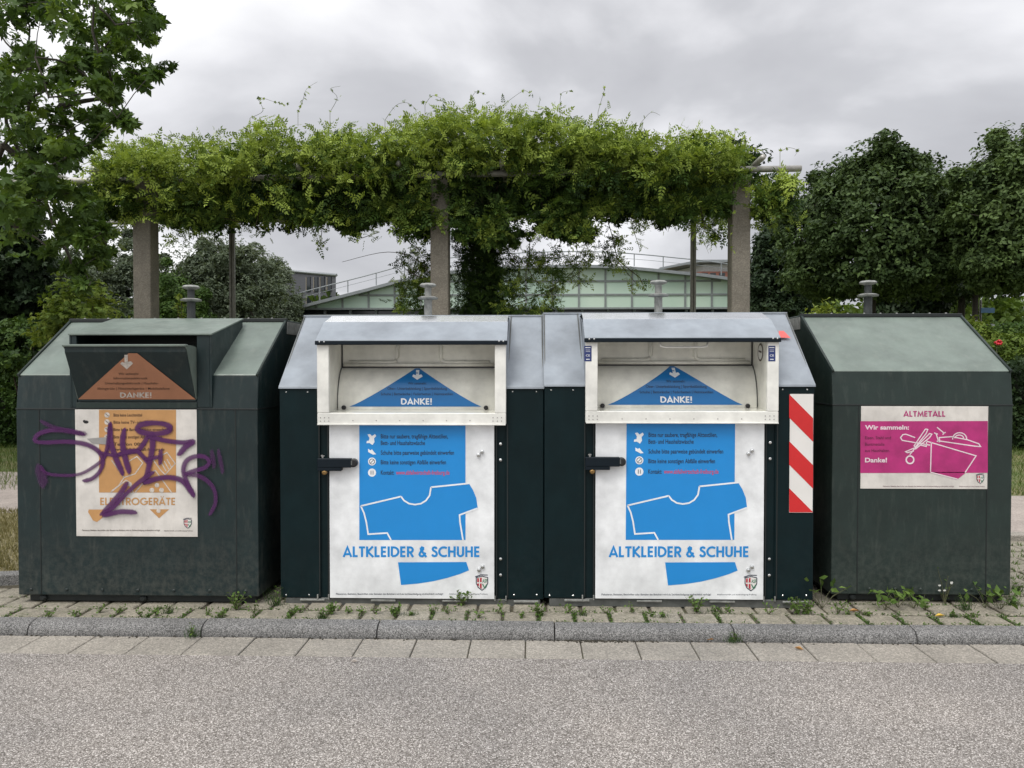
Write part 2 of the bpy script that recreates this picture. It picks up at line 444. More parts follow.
def disc(mb, cx, cy, r, fn, m=0, n=14, ry=None): poly(mb, arc(cx, cy, r, 0, 360, n, ry)[:-1], fn, m)
def plate(mb, x0, x1, y0, y1, Y, thick=.003, bev=.0008):
    a = at(x0, y1, Y); b = at(x1, y0, Y)
    mb.box(a.x, b.x, Y-thick, Y, a.z, b.z, bev)
def surf(Y): return lambda px, py: tuple(at(px, py, Y))

def crest(mb, cx, cy, w, fn, fn2, fn3):
    """shield: white field, dark outline, red quarters with a white cross, green letters. materials 0 white 1 black 2 red 3 green"""
    h = w*1.18
    sh = [(cx-w*.5, cy-h*.42), (cx, cy-h*.52), (cx+w*.5, cy-h*.42), (cx+w*.5, cy), (cx+w*.34, cy+h*.3), (cx, cy+h*.52), (cx-w*.34, cy+h*.3), (cx-w*.5, cy)]
    poly(mb, sh, fn, 0); line(mb, sh, w*.07, fn2, 1, True)
    poly(mb, [(cx-w*.42, cy-h*.36), (cx-w*.27, cy-h*.38), (cx-w*.27, cy-h*.08), (cx-w*.42, cy-h*.08)], fn2, 2)
    poly(mb, [(cx-w*.18, cy-h*.39), (cx-w*.03, cy-h*.42), (cx-w*.03, cy-h*.08), (cx-w*.18, cy-h*.08)], fn2, 2)
    poly(mb, [(cx-w*.42, cy+h*.02), (cx-w*.27, cy+h*.02), (cx-w*.27, cy+h*.26), (cx-w*.40, cy+h*.12)], fn2, 2)
    poly(mb, [(cx-w*.18, cy+h*.02), (cx-w*.03, cy+h*.02), (cx-w*.03, cy+h*.42), (cx-w*.18, cy+h*.34)], fn2, 2)
    text(mb, 'ASF', cx+w*.03, cx+w*.46, cy-h*.05, h*.26, fn2, .02, 3)
    line(mb, [(cx+w*.05, cy+h*.05), (cx+w*.22, cy+h*.35), (cx+w*.42, cy+h*.08)], w*.09, fn3, 3)
    line(mb, [(cx-w*.6, cy-h*.47), (cx-w*.1, cy-h*.62), (cx+w*.5, cy-h*.60)], w*.07, fn2, 1)

# ------------------------------------------------------------------ recycling containers
F1 = gr(137, 604).y; F2 = gr(412, 604).y; F4 = gr(922, 603).y-.0
print('fronts', F1, F2, F4)

def lifting(root, cx, cy, z0, dark=True):
    s = MB().lathe((cx, cy, z0), [(.045, 0), (.045, .005), (.028, .012), (.028, .17), (.0, .17)], 16); s.lathe((cx, cy, z0+.17), [(.024, 0), (.024, .075)], 16)
    st = s.build('lifting_stem', M['liftdark' if dark else 'lift'], root)
    MB().lathe((cx, cy, z0+.155), [(.020, -.006), (.068, 0), (.072, .010), (.05, .018), (.03, .020)], 24).build('lifting_ring', M['lift'], st)
    MB().lathe((cx, cy, z0+.245), [(.022, -.012), (.056, 0), (.060, .007), (.048, .018), (.02, .022)], 24).build('lifting_cap', M['lift'], st)
    return st
def rivets(pts, fn, r=.0045, ax='y'):
    mb = MB()
    for p in pts:
        w = fn(*p); mb.lathe(w, [(r, -.004), (r, .001), (r*.55, .003)], 8, 'y')
    return mb

# ---- e-waste and metal containers: the older welded type
def old_bin(name, label, xl, xr, Fy, z_seam, z_edge, z_ridge, seams, mat, cat, hood=False):
    X0 = at(xl, 480, Fy).x; X1 = at(xr, 480, Fy).x
    root = thing(name, label, cat, ((X0+X1)/2, Fy, 0))
    yr = Fy*1.12; yt = Fy*1.12+.46; yb = yt+.56
    y0 = Fy
    prof = [(y0, .05), (y0, z_seam), (y0+.022, z_edge), (yr, z_ridge), (yt, z_ridge), (yb-.02, z_edge), (yb, z_seam), (yb, .05)]
    body = MB().prism(prof, X0, X1, .006).build('body', mat, root)
    # lid sheet over the front slope, slightly proud
    dz = .006
    sl = [(y0+.020, z_edge+.003), (y0+.026, z_edge+.011), (yr+.01, z_ridge+.011), (yr+.01, z_ridge+.003)]
    lid = MB(); lid.prism(sl, X0+.012, X1-.012, .001)
    sb = [(yb-.020, z_edge+.003), (yb-.026, z_edge+.011), (yt-.01, z_ridge+.011), (yt-.01, z_ridge+.003)]
    lid.prism(sb, X0+.012, X1-.012, .001)
    lid.box(X0+.012, X1-.012, yr+.012, yt-.012, z_ridge+.003, z_ridge+.010)
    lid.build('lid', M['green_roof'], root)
    # rolled rims at both gable edges
    rm = MB()
    for X in (X0+.006, X1-.006):
        rm.tube([(X, y0+.012, z_edge+.004), (X, yr, z_ridge+.012), (X, yt, z_ridge+.012), (X, yb-.012, z_edge+.004)], .009, 6)
    rm.parts('lid_rim', M['green_old2'], root)
    MB().box(X0-.002, X1+.002, yr-.004, yr+.03, z_ridge+.006, z_ridge+.030, .003).build('ridge_bar', M['green_dark'], root)
    rv = MB()
    for i in range(9):
        rv.lathe((X0+.1+(X1-X0-.2)*i/8, yr+.012, z_ridge+.030), [(.008, 0), (.007, .004), (.003, .006)], 8)
    rv.parts('ridge_bolt', M['lift'], root)
    for X, s_ in ((X0, -1), (X1, 1)):
        MB().box(X-.004 if s_ < 0 else X, X if s_ < 0 else X+.004, yr+.01, yt-.01, z_ridge-.075, z_ridge+.008, .001).build('side_cap', M['lift'], root)
    # seams: slightly raised fold and dark groove
    sm = MB()
    sm.box(X0-.002, X1+.002, y0-.003, y0+.002, z_seam-.004, z_seam+.004, .001)
    for X in (X0, X1): sm.box(X-.003, X+.003, y0+.004, yb, z_seam-.003, z_seam+.003)
    for px in seams:
        x = at(px, 480, Fy).x; sm.box(x-.0025, x+.0025, y0-.0022, y0+.001, .055, z_seam-.006)
    sm.parts('panel_seam', M['green_dark'], root)
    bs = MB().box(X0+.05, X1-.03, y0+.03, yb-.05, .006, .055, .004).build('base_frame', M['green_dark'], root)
    bl = MB()
    for x in (X0+.14, (X0+X1)/2+.02, X1-.16): bl.lathe((x, y0+.03, .028), [(.020, -.004), (.022, .012), (.012, .022)], 8, 'y')
    bl.parts('foot_bolt', M['green_dark'], bs)
    rr = MB(); 
    for i in range(7): rr.lathe((X0+.08+(X1-X0-.16)*i/6, y0, .085), [(.009, 0), (.009, .004), (.005, .007)], 8, 'y')
    rr.parts('base_rivet', mat, root)
    lifting(root, (X0+X1)/2, (yr+yt)/2-.02, z_ridge+.01, name[0] != 's')
    return root, (X0, X1, yr, yt, yb)

zs1 = at(137, 409, F1).z; ze1 = at(137, 376, F1).z; zr1 = at(180, 323, F1*1.12).z
b1, d1 = old_bin('recycling_container', 'old dark green recycling container with an orange electronics poster and purple graffiti', 17, 258, F1, zs1, ze1, zr1, (40, 236), M['green_old'], 'recycling container')
zs4 = at(922, 405, F4).z; ze4 = at(922, 372, F4).z; zr4 = at(875, 318, F4*1.12).z
b4, d4 = old_bin('recycling_container', 'narrow olive green recycling container with a magenta scrap metal sign', 832, 1012, F4, zs4, ze4, zr4, (858, 987), M['green_old2'], 'recycling container')

# electronics container: drop hood and tilting flap
hx0 = at(70, 370, F1).x; hx1 = at(212, 370, F1).x
hz = at(137, 335, F1).z
yb_ = F1+.56*.97
sh_y = lambda z: F1+.022+(z-ze1)/(zr1-ze1)*(d1[2]-F1-.022)
for X, w in ((hx0, .012), (hx1-.012, .012)):
    MB().prism([(F1-.004, zs1+.01), (F1-.004, hz), (F1*1.108, zr1+.018), (F1*1.108, zr1-.03), (F1+.05, ze1-.01), (F1+.03, zs1+.01)], X, X+w, .001).build('hood_side', M['green_old'], b1)
MB().prism([(F1-.012, hz-.002), (F1-.012, hz+.008), (F1*1.11, zr1+.028), (F1*1.11, zr1+.018)], hx0-.004, hx1+.004, .002).build('hood_roof', M['green_roof'], b1)
c = MB(); xa = at(197, 370, F1).x
c.box(xa+.002, hx1-.013, F1-.003, F1+.02, zs1+.012, hz-.004, .001); c.box(hx0+.013, at(77, 370, F1).x, F1-.003, F1+.02, zs1+.012, hz-.004, .001)
c.parts('hood_column', M['green_old'], b1)
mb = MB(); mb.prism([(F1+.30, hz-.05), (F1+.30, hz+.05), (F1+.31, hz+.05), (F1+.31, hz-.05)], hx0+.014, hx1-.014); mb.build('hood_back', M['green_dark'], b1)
fx0 = at(78, 400, F1).x; fx1 = at(197, 400, F1).x; fz0 = at(137, 401, F1).z
ft = F1-.135; tz = at(137, 346, ft).z
fl = MB(); fl.prism([(F1-.006, fz0), (F1-.006, fz0+.012), (ft, tz-.035), (ft, tz), (ft+.012, tz), (ft+.012, tz-.03), (F1+.002, fz0+.02), (F1+.002, fz0)], fx0+.004, fx1-.004, .002)
flap = fl.build('flap', M['green_old'], b1)
lipm = MB(); lipm.box(fx0-.004, fx1+.002, ft-.014, ft+.02, tz-.004, tz+.010, .004, seg=2); lipm.build('flap_lip', M['green_roof'], flap)
chk = MB()
for X in (fx0+.001, fx1-.006):
    pr = [(F1-.004, fz0+.01), (ft+.006, tz-.02)]+[(F1-.02+.12*math.sin(R(a))*1.0-.09, tz-.012+.018*math.cos(R(a))) for a in (-20, 20, 50)]+[(F1+.09, tz-.05), (F1+.06, fz0+.06)]
    chk.prism(pr, X, X+.005, 0)
chk.parts('flap_cheek', M['green_roof'], flap)  # lighter lid colour paints in the light on the cheeks
# triangle sticker lying on the tilted flap
def flapfn(off):
    def fn(px, py):
        lo, hi = 0., 1.05
        for _ in range(20):
            s = (lo+hi)/2; Y = F1-.006-(F1-.006-ft)*s; z = fz0+.012+(tz-.035-fz0-.012)*s
            if z < at(px, py, Y).z: lo = s
            else: hi = s
        p = Vector((at(px, py, Y).x, Y, z)); n_ = Vector((0, -1, -.42)).normalized()
        return tuple(p+n_*off)
    return fn
stk = MB(); poly(stk, [(78.5, 400), (196, 400), (137.5, 353), (129, 353)], flapfn(.004))
stk = stk.build('flap_sticker', M['orange2'], b1)
tx = MB(); f2 = flapfn(.0055)
text(tx, 'Wir sammeln:', 119, 139, 374.5, 2.4, f2, .004); text(tx, 'Informationselektronik', 114, 148, 379, 2.4, f2, .004)
text(tx, 'Unterhaltungselektronik | Haushalts-', 105.5, 159, 384, 2.4, f2, .004); text(tx, 'kleingeräte | Netzwerkgeräte | Mobiltelefone', 98, 170, 389.3, 2.4, f2, .004)
tx.build('flap_lettering', M['brownink'], stk)
tx = MB(); caps(tx, 'DANKE!', 120.5, 152, 397.3, 5.2, f2, .19)
tx.build('thanks_lettering', M['fadedwhite'], stk); tx = MB()
poly(tx, [(124.8, 354.5), (128.2, 354.5), (128.2, 361.5), (131.5, 361), (133.5, 363), (127.3, 369), (120.8, 363.5), (122.5, 361.5), (125, 362.5)], f2)
tx.build('flap_arrow', M['fadedwhite'], stk)

# poster of the electronics container
Yp = F1-.004
mb = MB(); plate(mb, 76.5, 197, 402.6, 408.0, Yp+.001); mb2 = mb.build('sticker_strip_backing', M['green_old2'], b1)
mb = MB(); poly(mb, [(100, 403), (177.5, 403), (176.5, 407.6), (99.5, 407.6)], surf(F1-.0045)); mb.build('sticker_strip', M['pinkstrip'], mb2)
mb = MB(); plate(mb, 76.8, 196.8, 409.6, 536, F1, .004); ps = mb.build('poster', M['plate_old'], b1)
A1, A2, A3 = surf(F1-.0050), surf(F1-.0058), surf(F1-.0066)
mb = MB(); poly(mb, [(99, 409.8), (176, 409.8), (176, 492.5), (99, 492.5)], A1)
caps(mb, 'ELEKTROGERÄTE', 100, 175.5, 505, 7.4, A1, .17)
poly(mb, [(88.7, 509.5), (110, 509.5), (102, 518), (97, 522), (93, 520.5), (88, 512)], A1)
poly(mb, [(149.7, 509.3), (169, 509.3), (159, 518.2)], A1)
mb.build('poster_print', M['orange'], ps)
mb = MB()
for i, (y, s) in enumerate([(415, 0), (422, 0), (429.5, 0), (437, 0)]):
    disc(mb, 107, y, 2.7, A2)
def crp(pts): return [(75+x/5.49, 400+y/5.49) for x, y in pts]
for pl, cl in [([(200, 330), (270, 425), (330, 405), (372, 345), (340, 310), (290, 340)], False), ([(195, 508), (280, 440), (300, 452), (320, 508)], False),
               ([(470, 385), (430, 330), (505, 288), (550, 348), (495, 410)], True), ([(440, 385), (300, 500)], False), ([(420, 395), (395, 430), (330, 508)], False),
               ([(440, 385), (530, 508)], False), ([(475, 345), (500, 390)], False), ([(490, 335), (515, 380)], False), ([(505, 325), (530, 368)], False), ([(270, 425), (240, 470), (200, 500)], False)]:
    line(mb, crp(pl), 1.0, A2, 0, cl)
for x, y, r_ in ((450, 468, 2.3), (475, 495, 2.4), (422, 495, 2.4), (300, 462, 2.2)): p = crp([(x, y)])[0]; disc(mb, p[0], p[1], r_, A2)
disc(mb, 158.5, 510.8, 2.2, A2)
mb.build('poster_drawing', M['fadedwhite'], ps)
mb = MB()
for s, x1, y in [('Bitte keine Leuchtmittel', 142, 416.5), ('Bitte keine TV- oder Monitorgeräte', 166, 423.7), ('Bitte keine Batterien/Akkus einwerfen', 166, 431), ('Bitte keine sonstigen Abfälle einwerfen', 162, 438.4), ('Telefon 0800', 146, 445.6), ('www.abfallwirtschaft-freiburg.de', 164.5, 450.8)]:
    text(mb, s, 113.5, x1, y, 3.2, A2, .012)
text(mb, 'Plakatieren, Bekleben, Beschriften oder Bemalen des Behälters wird als Sachbeschädigung strafrechtlich verfolgt!', 82, 160, 531, 1.6, A1, .004)
text(mb, 'Abfallwirtschaft und Stadtreinigung Freiburg', 164, 192.5, 531.3, 1.2, A1, .0)
for x in (105.5, 105.5, 105.5, 105.5): pass
for y in (415, 422, 429.5, 437): line(mb, [(105.4, y-1.4), (108.6, y+1.4)], .5, A3)
mb.build('poster_lettering', M['brownink'], ps)
mb = MB(); crest(mb, 187.7, 523.5, 7.5, A1, A2, A3); mb.build('crest', [M['warn_white'], M['ink'], M['crest_red'], M['crest_green']], ps)
mb = MB(); poly(mb, crp([(65, 212), (185, 203), (175, 245), (95, 238)]), surf(F1-.0070)); mb.build('torn_tape', M['tape'], ps)
mb = MB(); disc(mb, 86, 422, 2.6, A1, 0, 9, 1.6); disc(mb, 84.2, 421.2, 1.4, A2, 0, 7, 1.3); mb.build('scorch_mark', M['black'], ps)

# sprayed tag
def z1(pts): return [(x/2.4, 300+y/2.4) for x, y in pts]
strokes = [([(200, 322), (165, 314), (125, 312), (92, 322), (84, 338), (110, 342), (160, 340), (205, 346), (235, 362), (247, 385), (240, 410), (222, 428), (202, 434)], 3.4, .9),
 ([(98, 400), (112, 416), (150, 421), (190, 418), (222, 402), (250, 378), (262, 345)], 2.6, .8), ([(100, 292), (130, 306), (180, 318), (204, 320)], 3.6, .55),
 ([(264, 298), (266, 340), (276, 375), (294, 416)], 4.2, .97), ([(264, 300), (258, 345), (250, 380)], 2.8, .8), ([(240, 366), (268, 372), (290, 372)], 3.2, .85),
 ([(298, 312), (294, 345), (302, 385), (310, 412)], 4.2, .97), ([(356, 326), (334, 358), (310, 366), (286, 370)], 3.6, .95), ([(290, 368), (325, 362), (345, 378), (358, 392)], 3.8, .95),
 (arc(369, 308, 40, 0, 360, 22, 13), 4.2, .95), ([(364, 322), (366, 350), (358, 395), (348, 438)], 4.4, .95), ([(358, 328), (400, 338), (440, 342), (464, 340), (446, 352), (430, 370)], 4.0, .97),
 ([(350, 382), (384, 376)], 3.2, .92), ([(386, 362), (384, 392)], 3.4, .9), ([(348, 438), (380, 428), (410, 426), (440, 436), (464, 468)], 4.4, .97),
 ([(464, 468), (450, 440), (440, 412), (446, 388), (466, 376), (490, 376), (502, 388), (492, 402), (466, 410), (446, 418)], 3.4, .9),
 ([(446, 418), (476, 422), (502, 438), (516, 462), (516, 490), (504, 514)], 3.2, .75), ([(508, 364), (514, 400)], 3.6, .5), ([(524, 362), (534, 412)], 3.6, .5),
 ([(304, 440), (290, 462), (268, 488), (244, 514)], 3.8, .95), ([(366, 414), (330, 440), (300, 468), (274, 496), (248, 516), (290, 508), (325, 510)], 3.6, .95), ([(92, 405), (100, 422), (104, 440)], 8, .5)]
gv = []; gf = []; ge = []; gc = []
for si, (pts, w, cov) in enumerate(strokes):
    P_ = z1(pts); Q = []
    for i in range(len(P_)-1):       # Catmull-Rom
        p0, p1, p2, p3 = [Vector(P_[max(0, min(len(P_)-1, j))]) for j in (i-1, i, i+1, i+2)]
        for k in range(6):
            t = k/6; Q.append(.5*((2*p1)+(-p0+p2)*t+(2*p0-5*p1+4*p2-p3)*t*t+(-p0+3*p1-3*p2+p3)*t**3))
    Q.append(Vector(P_[-1])); Wd = w*1.95/2
    d0 = (Q[0]-Q[1]).normalized(); d1_ = (Q[-1]-Q[-2]).normalized()
    Q = [Q[0]+d0*Wd*.9]+Q+[Q[-1]+d1_*Wd*.9]
    Yg = F1-.0085-si*.0003
    base = len(gv)
    for i, q in enumerate(Q):
        a, b = Q[max(i-1, 0)], Q[min(i+1, len(Q)-1)]; d = (b-a).normalized(); n_ = Vector((-d.y, d.x))
        end = 1.0 if i in (0, len(Q)-1) else 0.0
        ww = Wd*(1+.10*math.sin(i*.17+si*2))*(.82 if min(i, len(Q)-1-i) < 3 else 1)
        for s in (-1, 0, 1):
            p = q+n_*ww*s*(1 if not end else .6); gv.append(tuple(at(p.x, p.y, Yg-i*.00002))); ge.append(1.0 if end else abs(s)); gc.append(cov)
    for i in range(len(Q)-1):
        for s in (0, 1):
            o_ = base+i*3+s; gf.append((o_, o_+1, o_+4, o_+3))
me = bpy.data.meshes.new('graffiti'); me.from_pydata(gv, [], gf)
a_ = me.attributes.new('edge', 'FLOAT', 'POINT'); a_.data.foreach_set('value', ge)
a_ = me.attributes.new('cover', 'FLOAT', 'POINT'); a_.data.foreach_set('value', gc)
link('graffiti', me, M['spray'], b1)

# scrap metal sign
mb = MB(); plate(mb, 860.2, 988, 406.3, 488.5, F4, .004); ps = mb.build('sign_plate', M['plate_old'], b4)
B1, B2, B3 = surf(F4-.0050), surf(F4-.0058), surf(F4-.0068)
def c4(pts): return [(855+x/7.31, 400+y/7.31) for x, y in pts]
mb = MB(); poly(mb, [(860.4, 421.2), (987.8, 421.0), (987.8, 472.8), (860.4, 473)], B1)
poly(mb, c4([(555, 526), (812, 526), (800, 540), (775, 560), (750, 578)]), B1)
caps(mb, 'ALTMETALL', 903.5, 945.5, 416.6, 5.6, B1, .19)
mb.build('sign_print', M['magenta'], ps)
mb = MB()
text(mb, 'Wir sammeln:', 865, 909, 429.4, 4.4, B2, .03); text(mb, 'Danke!', 865, 887, 462.2, 4.6, B2, .03)
mb.build('white_lettering', M['paleink'], ps); mb = MB()
for pl, cl in [([(548, 330), (345, 295), (333, 275), (350, 253), (372, 250), (440, 275)], False), ([(520, 300), (885, 408), (805, 530)], False), ([(558, 312), (552, 524)], False), ([(552, 528), (750, 578)], False),
               ([(432, 335), (515, 212), (532, 215), (520, 245), (440, 345)], True), ([(400, 400), (440, 350), (545, 245), (562, 250), (545, 275), (440, 360)], False), ([(435, 350), (370, 378), (382, 385), (430, 372)], False),
               ([(480, 330), (525, 340)], False), ([(525, 300), (520, 335)], False), ([(615, 275), (705, 268), (820, 290), (905, 320), (918, 340), (880, 338), (620, 300)], True), (arc(765, 285, 52, 175, 365, 10, 46), False), (arc(762, 280, 32, 180, 360, 8, 24), False),
               ([(600, 200), (655, 245)], False), ([(592, 245), (612, 305)], False), ([(578, 240), (606, 250)], False), ([(640, 252), (662, 235)], False), ([(598, 300), (622, 306)], False)]:
    line(mb, c4(pl), 1.1, B2, 0, cl)
line(mb, c4(arc(402, 437, 28, 0, 360, 14)), 1.5, B3, 0)
mb.build('sign_drawing', M['paleink'], ps)
mb = MB()
text(mb, 'Eisen, Stahl und', 865, 891, 439.2, 3.2, B2, .008); text(mb, 'Buntmetalle', 865, 884.5, 445.7, 3.2, B2, .008); text(mb, 'aus Haushalten.', 865, 890, 452, 3.2, B2, .008)
text(mb, 'Plakatieren, Bekleben, Beschriften oder Bemalen des Behälters wird als Sachbeschädigung strafrechtlich verfolgt!', 883, 954, 486.9, 1.3, B1, .0)
text(mb, 'Abfallwirtschaft und Stadtreinigung Freiburg', 959, 984.5, 486.9, 1.1, B1, .0)
mb.build('sign_lettering', M['darkmag'], ps)
mb = MB(); crest(mb, 980.3, 479, 7.2, B1, B2, B3); mb.build('crest', [M['warn_white'], M['ink'], M['crest_red'], M['crest_green']], ps)

# ---- textile containers
HF = F2-.045                                   # hood frame plane
X0 = at(280, 480, F2).x; X1 = at(543.6, 480, F2).x
ze = at(412, 388.5, F2).z; yr = F2*1.112; zr = at(430, 318.5, yr).z; yt = yr+.50; yb = yt+.52
b2 = thing('clothes_container', 'left clothes and shoe container of the pair, without a striped board', 'clothes container', ((X0+X1)/2, F2, 0), 'pair of clothes and shoe containers')
zb = at(412, 598.5, F2).z
hxl = at(317, 380, HF).x; hxr = at(506, 380, HF).x
oz0 = at(412, 413, HF).z; hz0 = at(412, 424.5, HF).z; lipz = at(412, 344.5, HF).z
# body: left and right blocks, the lower block behind the door and the back, leaving the chute open
cxl = hxl+.004; cxr = hxr-.004
prof = [(F2, zb), (F2, ze), (yr, zr), (yt, zr), (yb, ze), (yb, zb)]
MB().prism(prof, X0, cxl, .004).build('side_body', M['green_new'], b2); MB().prism(prof, cxr, X1, .004).build('side_body', M['green_new'], b2); mb = MB()
mb.prism([(F2+.012, zb), (F2+.012, oz0-.02), (yb, oz0-.02), (yb, zb)], cxl, cxr)
mb.prism([(F2+.40, oz0-.02), (F2+.40, ze+.1), (yr, zr-.012), (yt, zr), (yb, ze), (yb, oz0-.02)], cxl, cxr)
mb.build('body', M['green_new'], b2)
# sloping lid sheets either side of the hood, edged
def lidsheet(x0, x1, inner):
    m_ = MB(); s = (F2-.004, ze+.002)
    m_.prism([(F2-.010, ze-.002), (F2-.006, ze+.012), (yr, zr+.012), (yr, zr+.002)], x0, x1, .002)
    m_.prism([(yb+.010, ze-.002), (yb+.006, ze+.012), (yt, zr+.012), (yt, zr+.002)], x0, x1, .002)
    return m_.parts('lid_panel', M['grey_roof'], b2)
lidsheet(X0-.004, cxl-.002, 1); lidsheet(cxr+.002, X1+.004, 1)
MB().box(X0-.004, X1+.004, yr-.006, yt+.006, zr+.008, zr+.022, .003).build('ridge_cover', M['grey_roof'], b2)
MB().prism([(yr+.2, zr-.06), (yr+.2, zr+.002), (yt, zr+.002), (yb+.004, ze+.01), (yb+.004, ze)], cxl, cxr, .001).build('rear_lid', M['grey_roof'], b2)
# thin raised fold framing of the lid panels
mb = MB()
mb.tube([(X1-.004, F2+.01, ze+.016), (X1-.004, yr, zr+.018)], .005, 6); mb.tube([(cxr+.012, F2+.01, ze+.016), (cxr+.02, yr, zr+.018)], .004, 6)
mb.tube([(X0+.004, F2+.01, ze+.016), (X0+.004, yr, zr+.018)], .005, 6); mb.tube([(cxl-.012, F2+.01, ze+.016), (cxl-.02, yr, zr+.018)], .004, 6)
mb.parts('lid_fold', M['frame_steel'], b2)
# grooves of the front columns
mb = MB()
for px in (319.5, 328.3, 496.5, 507.5): 
    x = at(px, 500, F2).x; mb.box(x-.003, x+.003, F2-.0035, F2+.001, zb+.01, hz0-.002)
mb.parts('column_seam', M['green_dark'], b2)
fx = surf(F2)
rivets([(500.6, 444), (500.6, 460), (500.6, 559), (500.6, 575)], fx, .0085).parts('hinge_bolt', M['chrome'], b2)
rivets([(286, 392), (307.5, 392), (512.5, 391.5), (536.5, 391.5), (286, 595), (309, 595), (514, 595), (537, 595)], fx, .0055).parts('panel_rivet', M['chrome'], b2)
# base frame with forklift slots
bf = MB().box(X0+.03, X1-.02, F2+.004, yb-.03, -.018, zb-.002, .003).build('base_frame', M['frame_steel'], b2)
mb = MB()
for x in np.linspace(X0+.12, X1-.18, 4):
    mb.box(x, x+.15, F2-.008, F2+.003, zb-.018, zb-.006, .002)
for px in (318, 329, 495, 506):
    x = at(px, 597, F2).x; mb.box(x-.004, x+.004, F2-.01, F2-.001, zb-.008, zb+.022, .001)
mb.parts('hinge_strip', M['lift'], bf)
# door with poster
dxl = at(330, 500, F2).x; dxr = at(494.3, 500, F2).x; dz0 = at(412, 598, F2).z
mb = MB(); mb.box(dxl-.004, dxr+.004, F2-.006, F2+.02, dz0-.004, hz0+.03, .002); door = mb.build('door', M['green_dark'], b2)
mb = MB(); mb.box(dxl, dxr, F2-.011, F2-.006, dz0, hz0+.02, .001); mb.build('poster', M['plate'], door)
C1, C2, C3 = surf(F2-.0118), surf(F2-.0126), surf(F2-.0134)
mb = MB()
neck = [(401, 496.5), (404, 500.5), (409, 503.6), (415, 504.6), (421, 503.6), (426, 500.5), (429.6, 495.5), (431, 487.2)]
poly(mb, [(359.3, 424), (465.5, 424), (465.5, 540), (359.3, 540)], C1)
poly(mb, [(465.5, 484), (469, 483.5), (473, 490), (476.3, 498), (477.8, 508.5), (465.5, 512.7)], C1)
poly(mb, [(398, 562.3), (466.3, 562.0), (469, 570.3), (460, 574), (447, 578), (433, 581.3), (418, 583.6), (401, 585)], C1)
caps(mb, 'ALTKLEIDER & SCHUHE', 343, 480, 557, 10.6, C1, .195)
mb.build('poster_print', M['blue'], door)
mb = MB()
line(mb, [(360.8, 506)]+neck[:1], 1.55, C2); line(mb, neck, 1.55, C2); line(mb, [(431, 487.2), (469.3, 483.3)], 1.55, C2)
line(mb, [(360.8, 506), (364, 513), (366.3, 522), (368.2, 534.2), (387.2, 533), (391, 540)], 1.55, C2)
line(mb, [(477.5, 508.2), (459.6, 515), (460, 522), (463, 540)], 1.55, C2)
for cx_, cy_, r_ in ((372, 461.5, 4), (372, 472.6, 4.1)): disc(mb, cx_, cy_, r_, C2)
poly(mb, [(367.5, 434.5), (370, 434), (372, 436), (375, 434), (376.2, 436), (374, 438.5), (374.5, 442), (372.5, 445), (369.5, 443), (366.5, 443.2), (366.8, 441), (369, 440.5), (369.5, 438)], C2)
poly(mb, [(368, 448.8), (370.5, 450.3), (372, 449.3), (374, 452), (376.2, 454.3), (373, 454.6), (368.2, 452)], C2)
mb.build('poster_outline', M['whiteink'], door)
mb = MB()
for s, x1, y in [('Bitte nur saubere, tragfähige Alttextilien,', 448, 438.4), ('Bett- und Haushaltswäsche', 425, 445), ('Schuhe bitte paarweise gebündelt einwerfen', 454, 454.7), ('Bitte keine sonstigen Abfälle einwerfen', 446, 464.3), ('Kontakt:', 394, 474.6)]:
    text(mb, s, 380.8, x1, y, 4.5, C2, .014)
text(mb, 'Plakatieren, Bekleben, Beschriften oder Bemalen des Behälters wird als Sachbeschädigung strafrechtlich verfolgt!', 336, 443, 594.8, 1.9, C1, .006)
text(mb, 'Abfallwirtschaft und Stadtreinigung Freiburg', 449, 487.5, 594.6, 1.4, C1, .0)
line(mb, [(370.2, 463.3), (373.8, 459.7)], .5, C3); line(mb, arc(372, 461.5, 2.6, 0, 360, 12), .5, C3); line(mb, [(371, 470.6), (371, 474.6)], .6, C3); line(mb, [(373, 470.6), (373, 474.6)], .6, C3)
mb.build('poster_lettering', M['ink'], door)
mb = MB(); text(mb, 'www.abfallwirtschaft-freiburg.de', 396, 449.5, 474.6, 4.5, C2, .012); mb.build('web_address', M['redink'], door)
mb = MB(); crest(mb, 482, 583.2, 11.5, C1, C2, C3); mb.build('crest', [M['warn_white'], M['ink'], M['crest_red'], M['crest_green']], door)
for (px, py) in ((480.2, 453.3), (480.8, 568)):
    mb = MB()
    for dx, dy in ((-1.6, 1.6), (1.8, -1.6)):
        mb.lathe(tuple(at(px+dx, py+dy, F2-.010)), [(.012, 0), (.013, .006), (.011, .012), (.005, .015)], 12, 'y')
    mb.parts('knob', M['chrome'], door)
# lever handle with lock
mb = MB(); a = at(317.2, 471, F2-.05); b_ = at(351, 458.6, F2-.05); am = at(317.2, 467, F2-.05)
mb.box(a.x, b_.x, F2-.052, F2-.014, at(0, 466.5, F2-.05).z, b_.z, .004); mb.box(a.x, at(339, 0, F2-.05).x, F2-.05, F2-.006, a.z, at(0, 466.2, F2-.05).z, .002)
lev = mb.build('lever', M['lip'], b2)
c_ = at(353.5, 462.8, F2-.03)
MB().lathe(tuple(c_), [(.026, -.015), (.026, .012), (.018, .016)], 18, 'y').build('lever_knob', M['black'], lev)
MB().box(c_.x-.012, c_.x-.004, F2-.05, F2-.047, c_.z-.012, c_.z+.014, .001).build('lever_slot', M['frame_steel'], lev)
p_ = at(325, 471.5, F2-.03); MB().lathe((p_.x, p_.y, p_.z-.004), [(.015, -.006), (.015, .016), (.008, .02)], 12, 'y').build('padlock', M['brass'], lev)
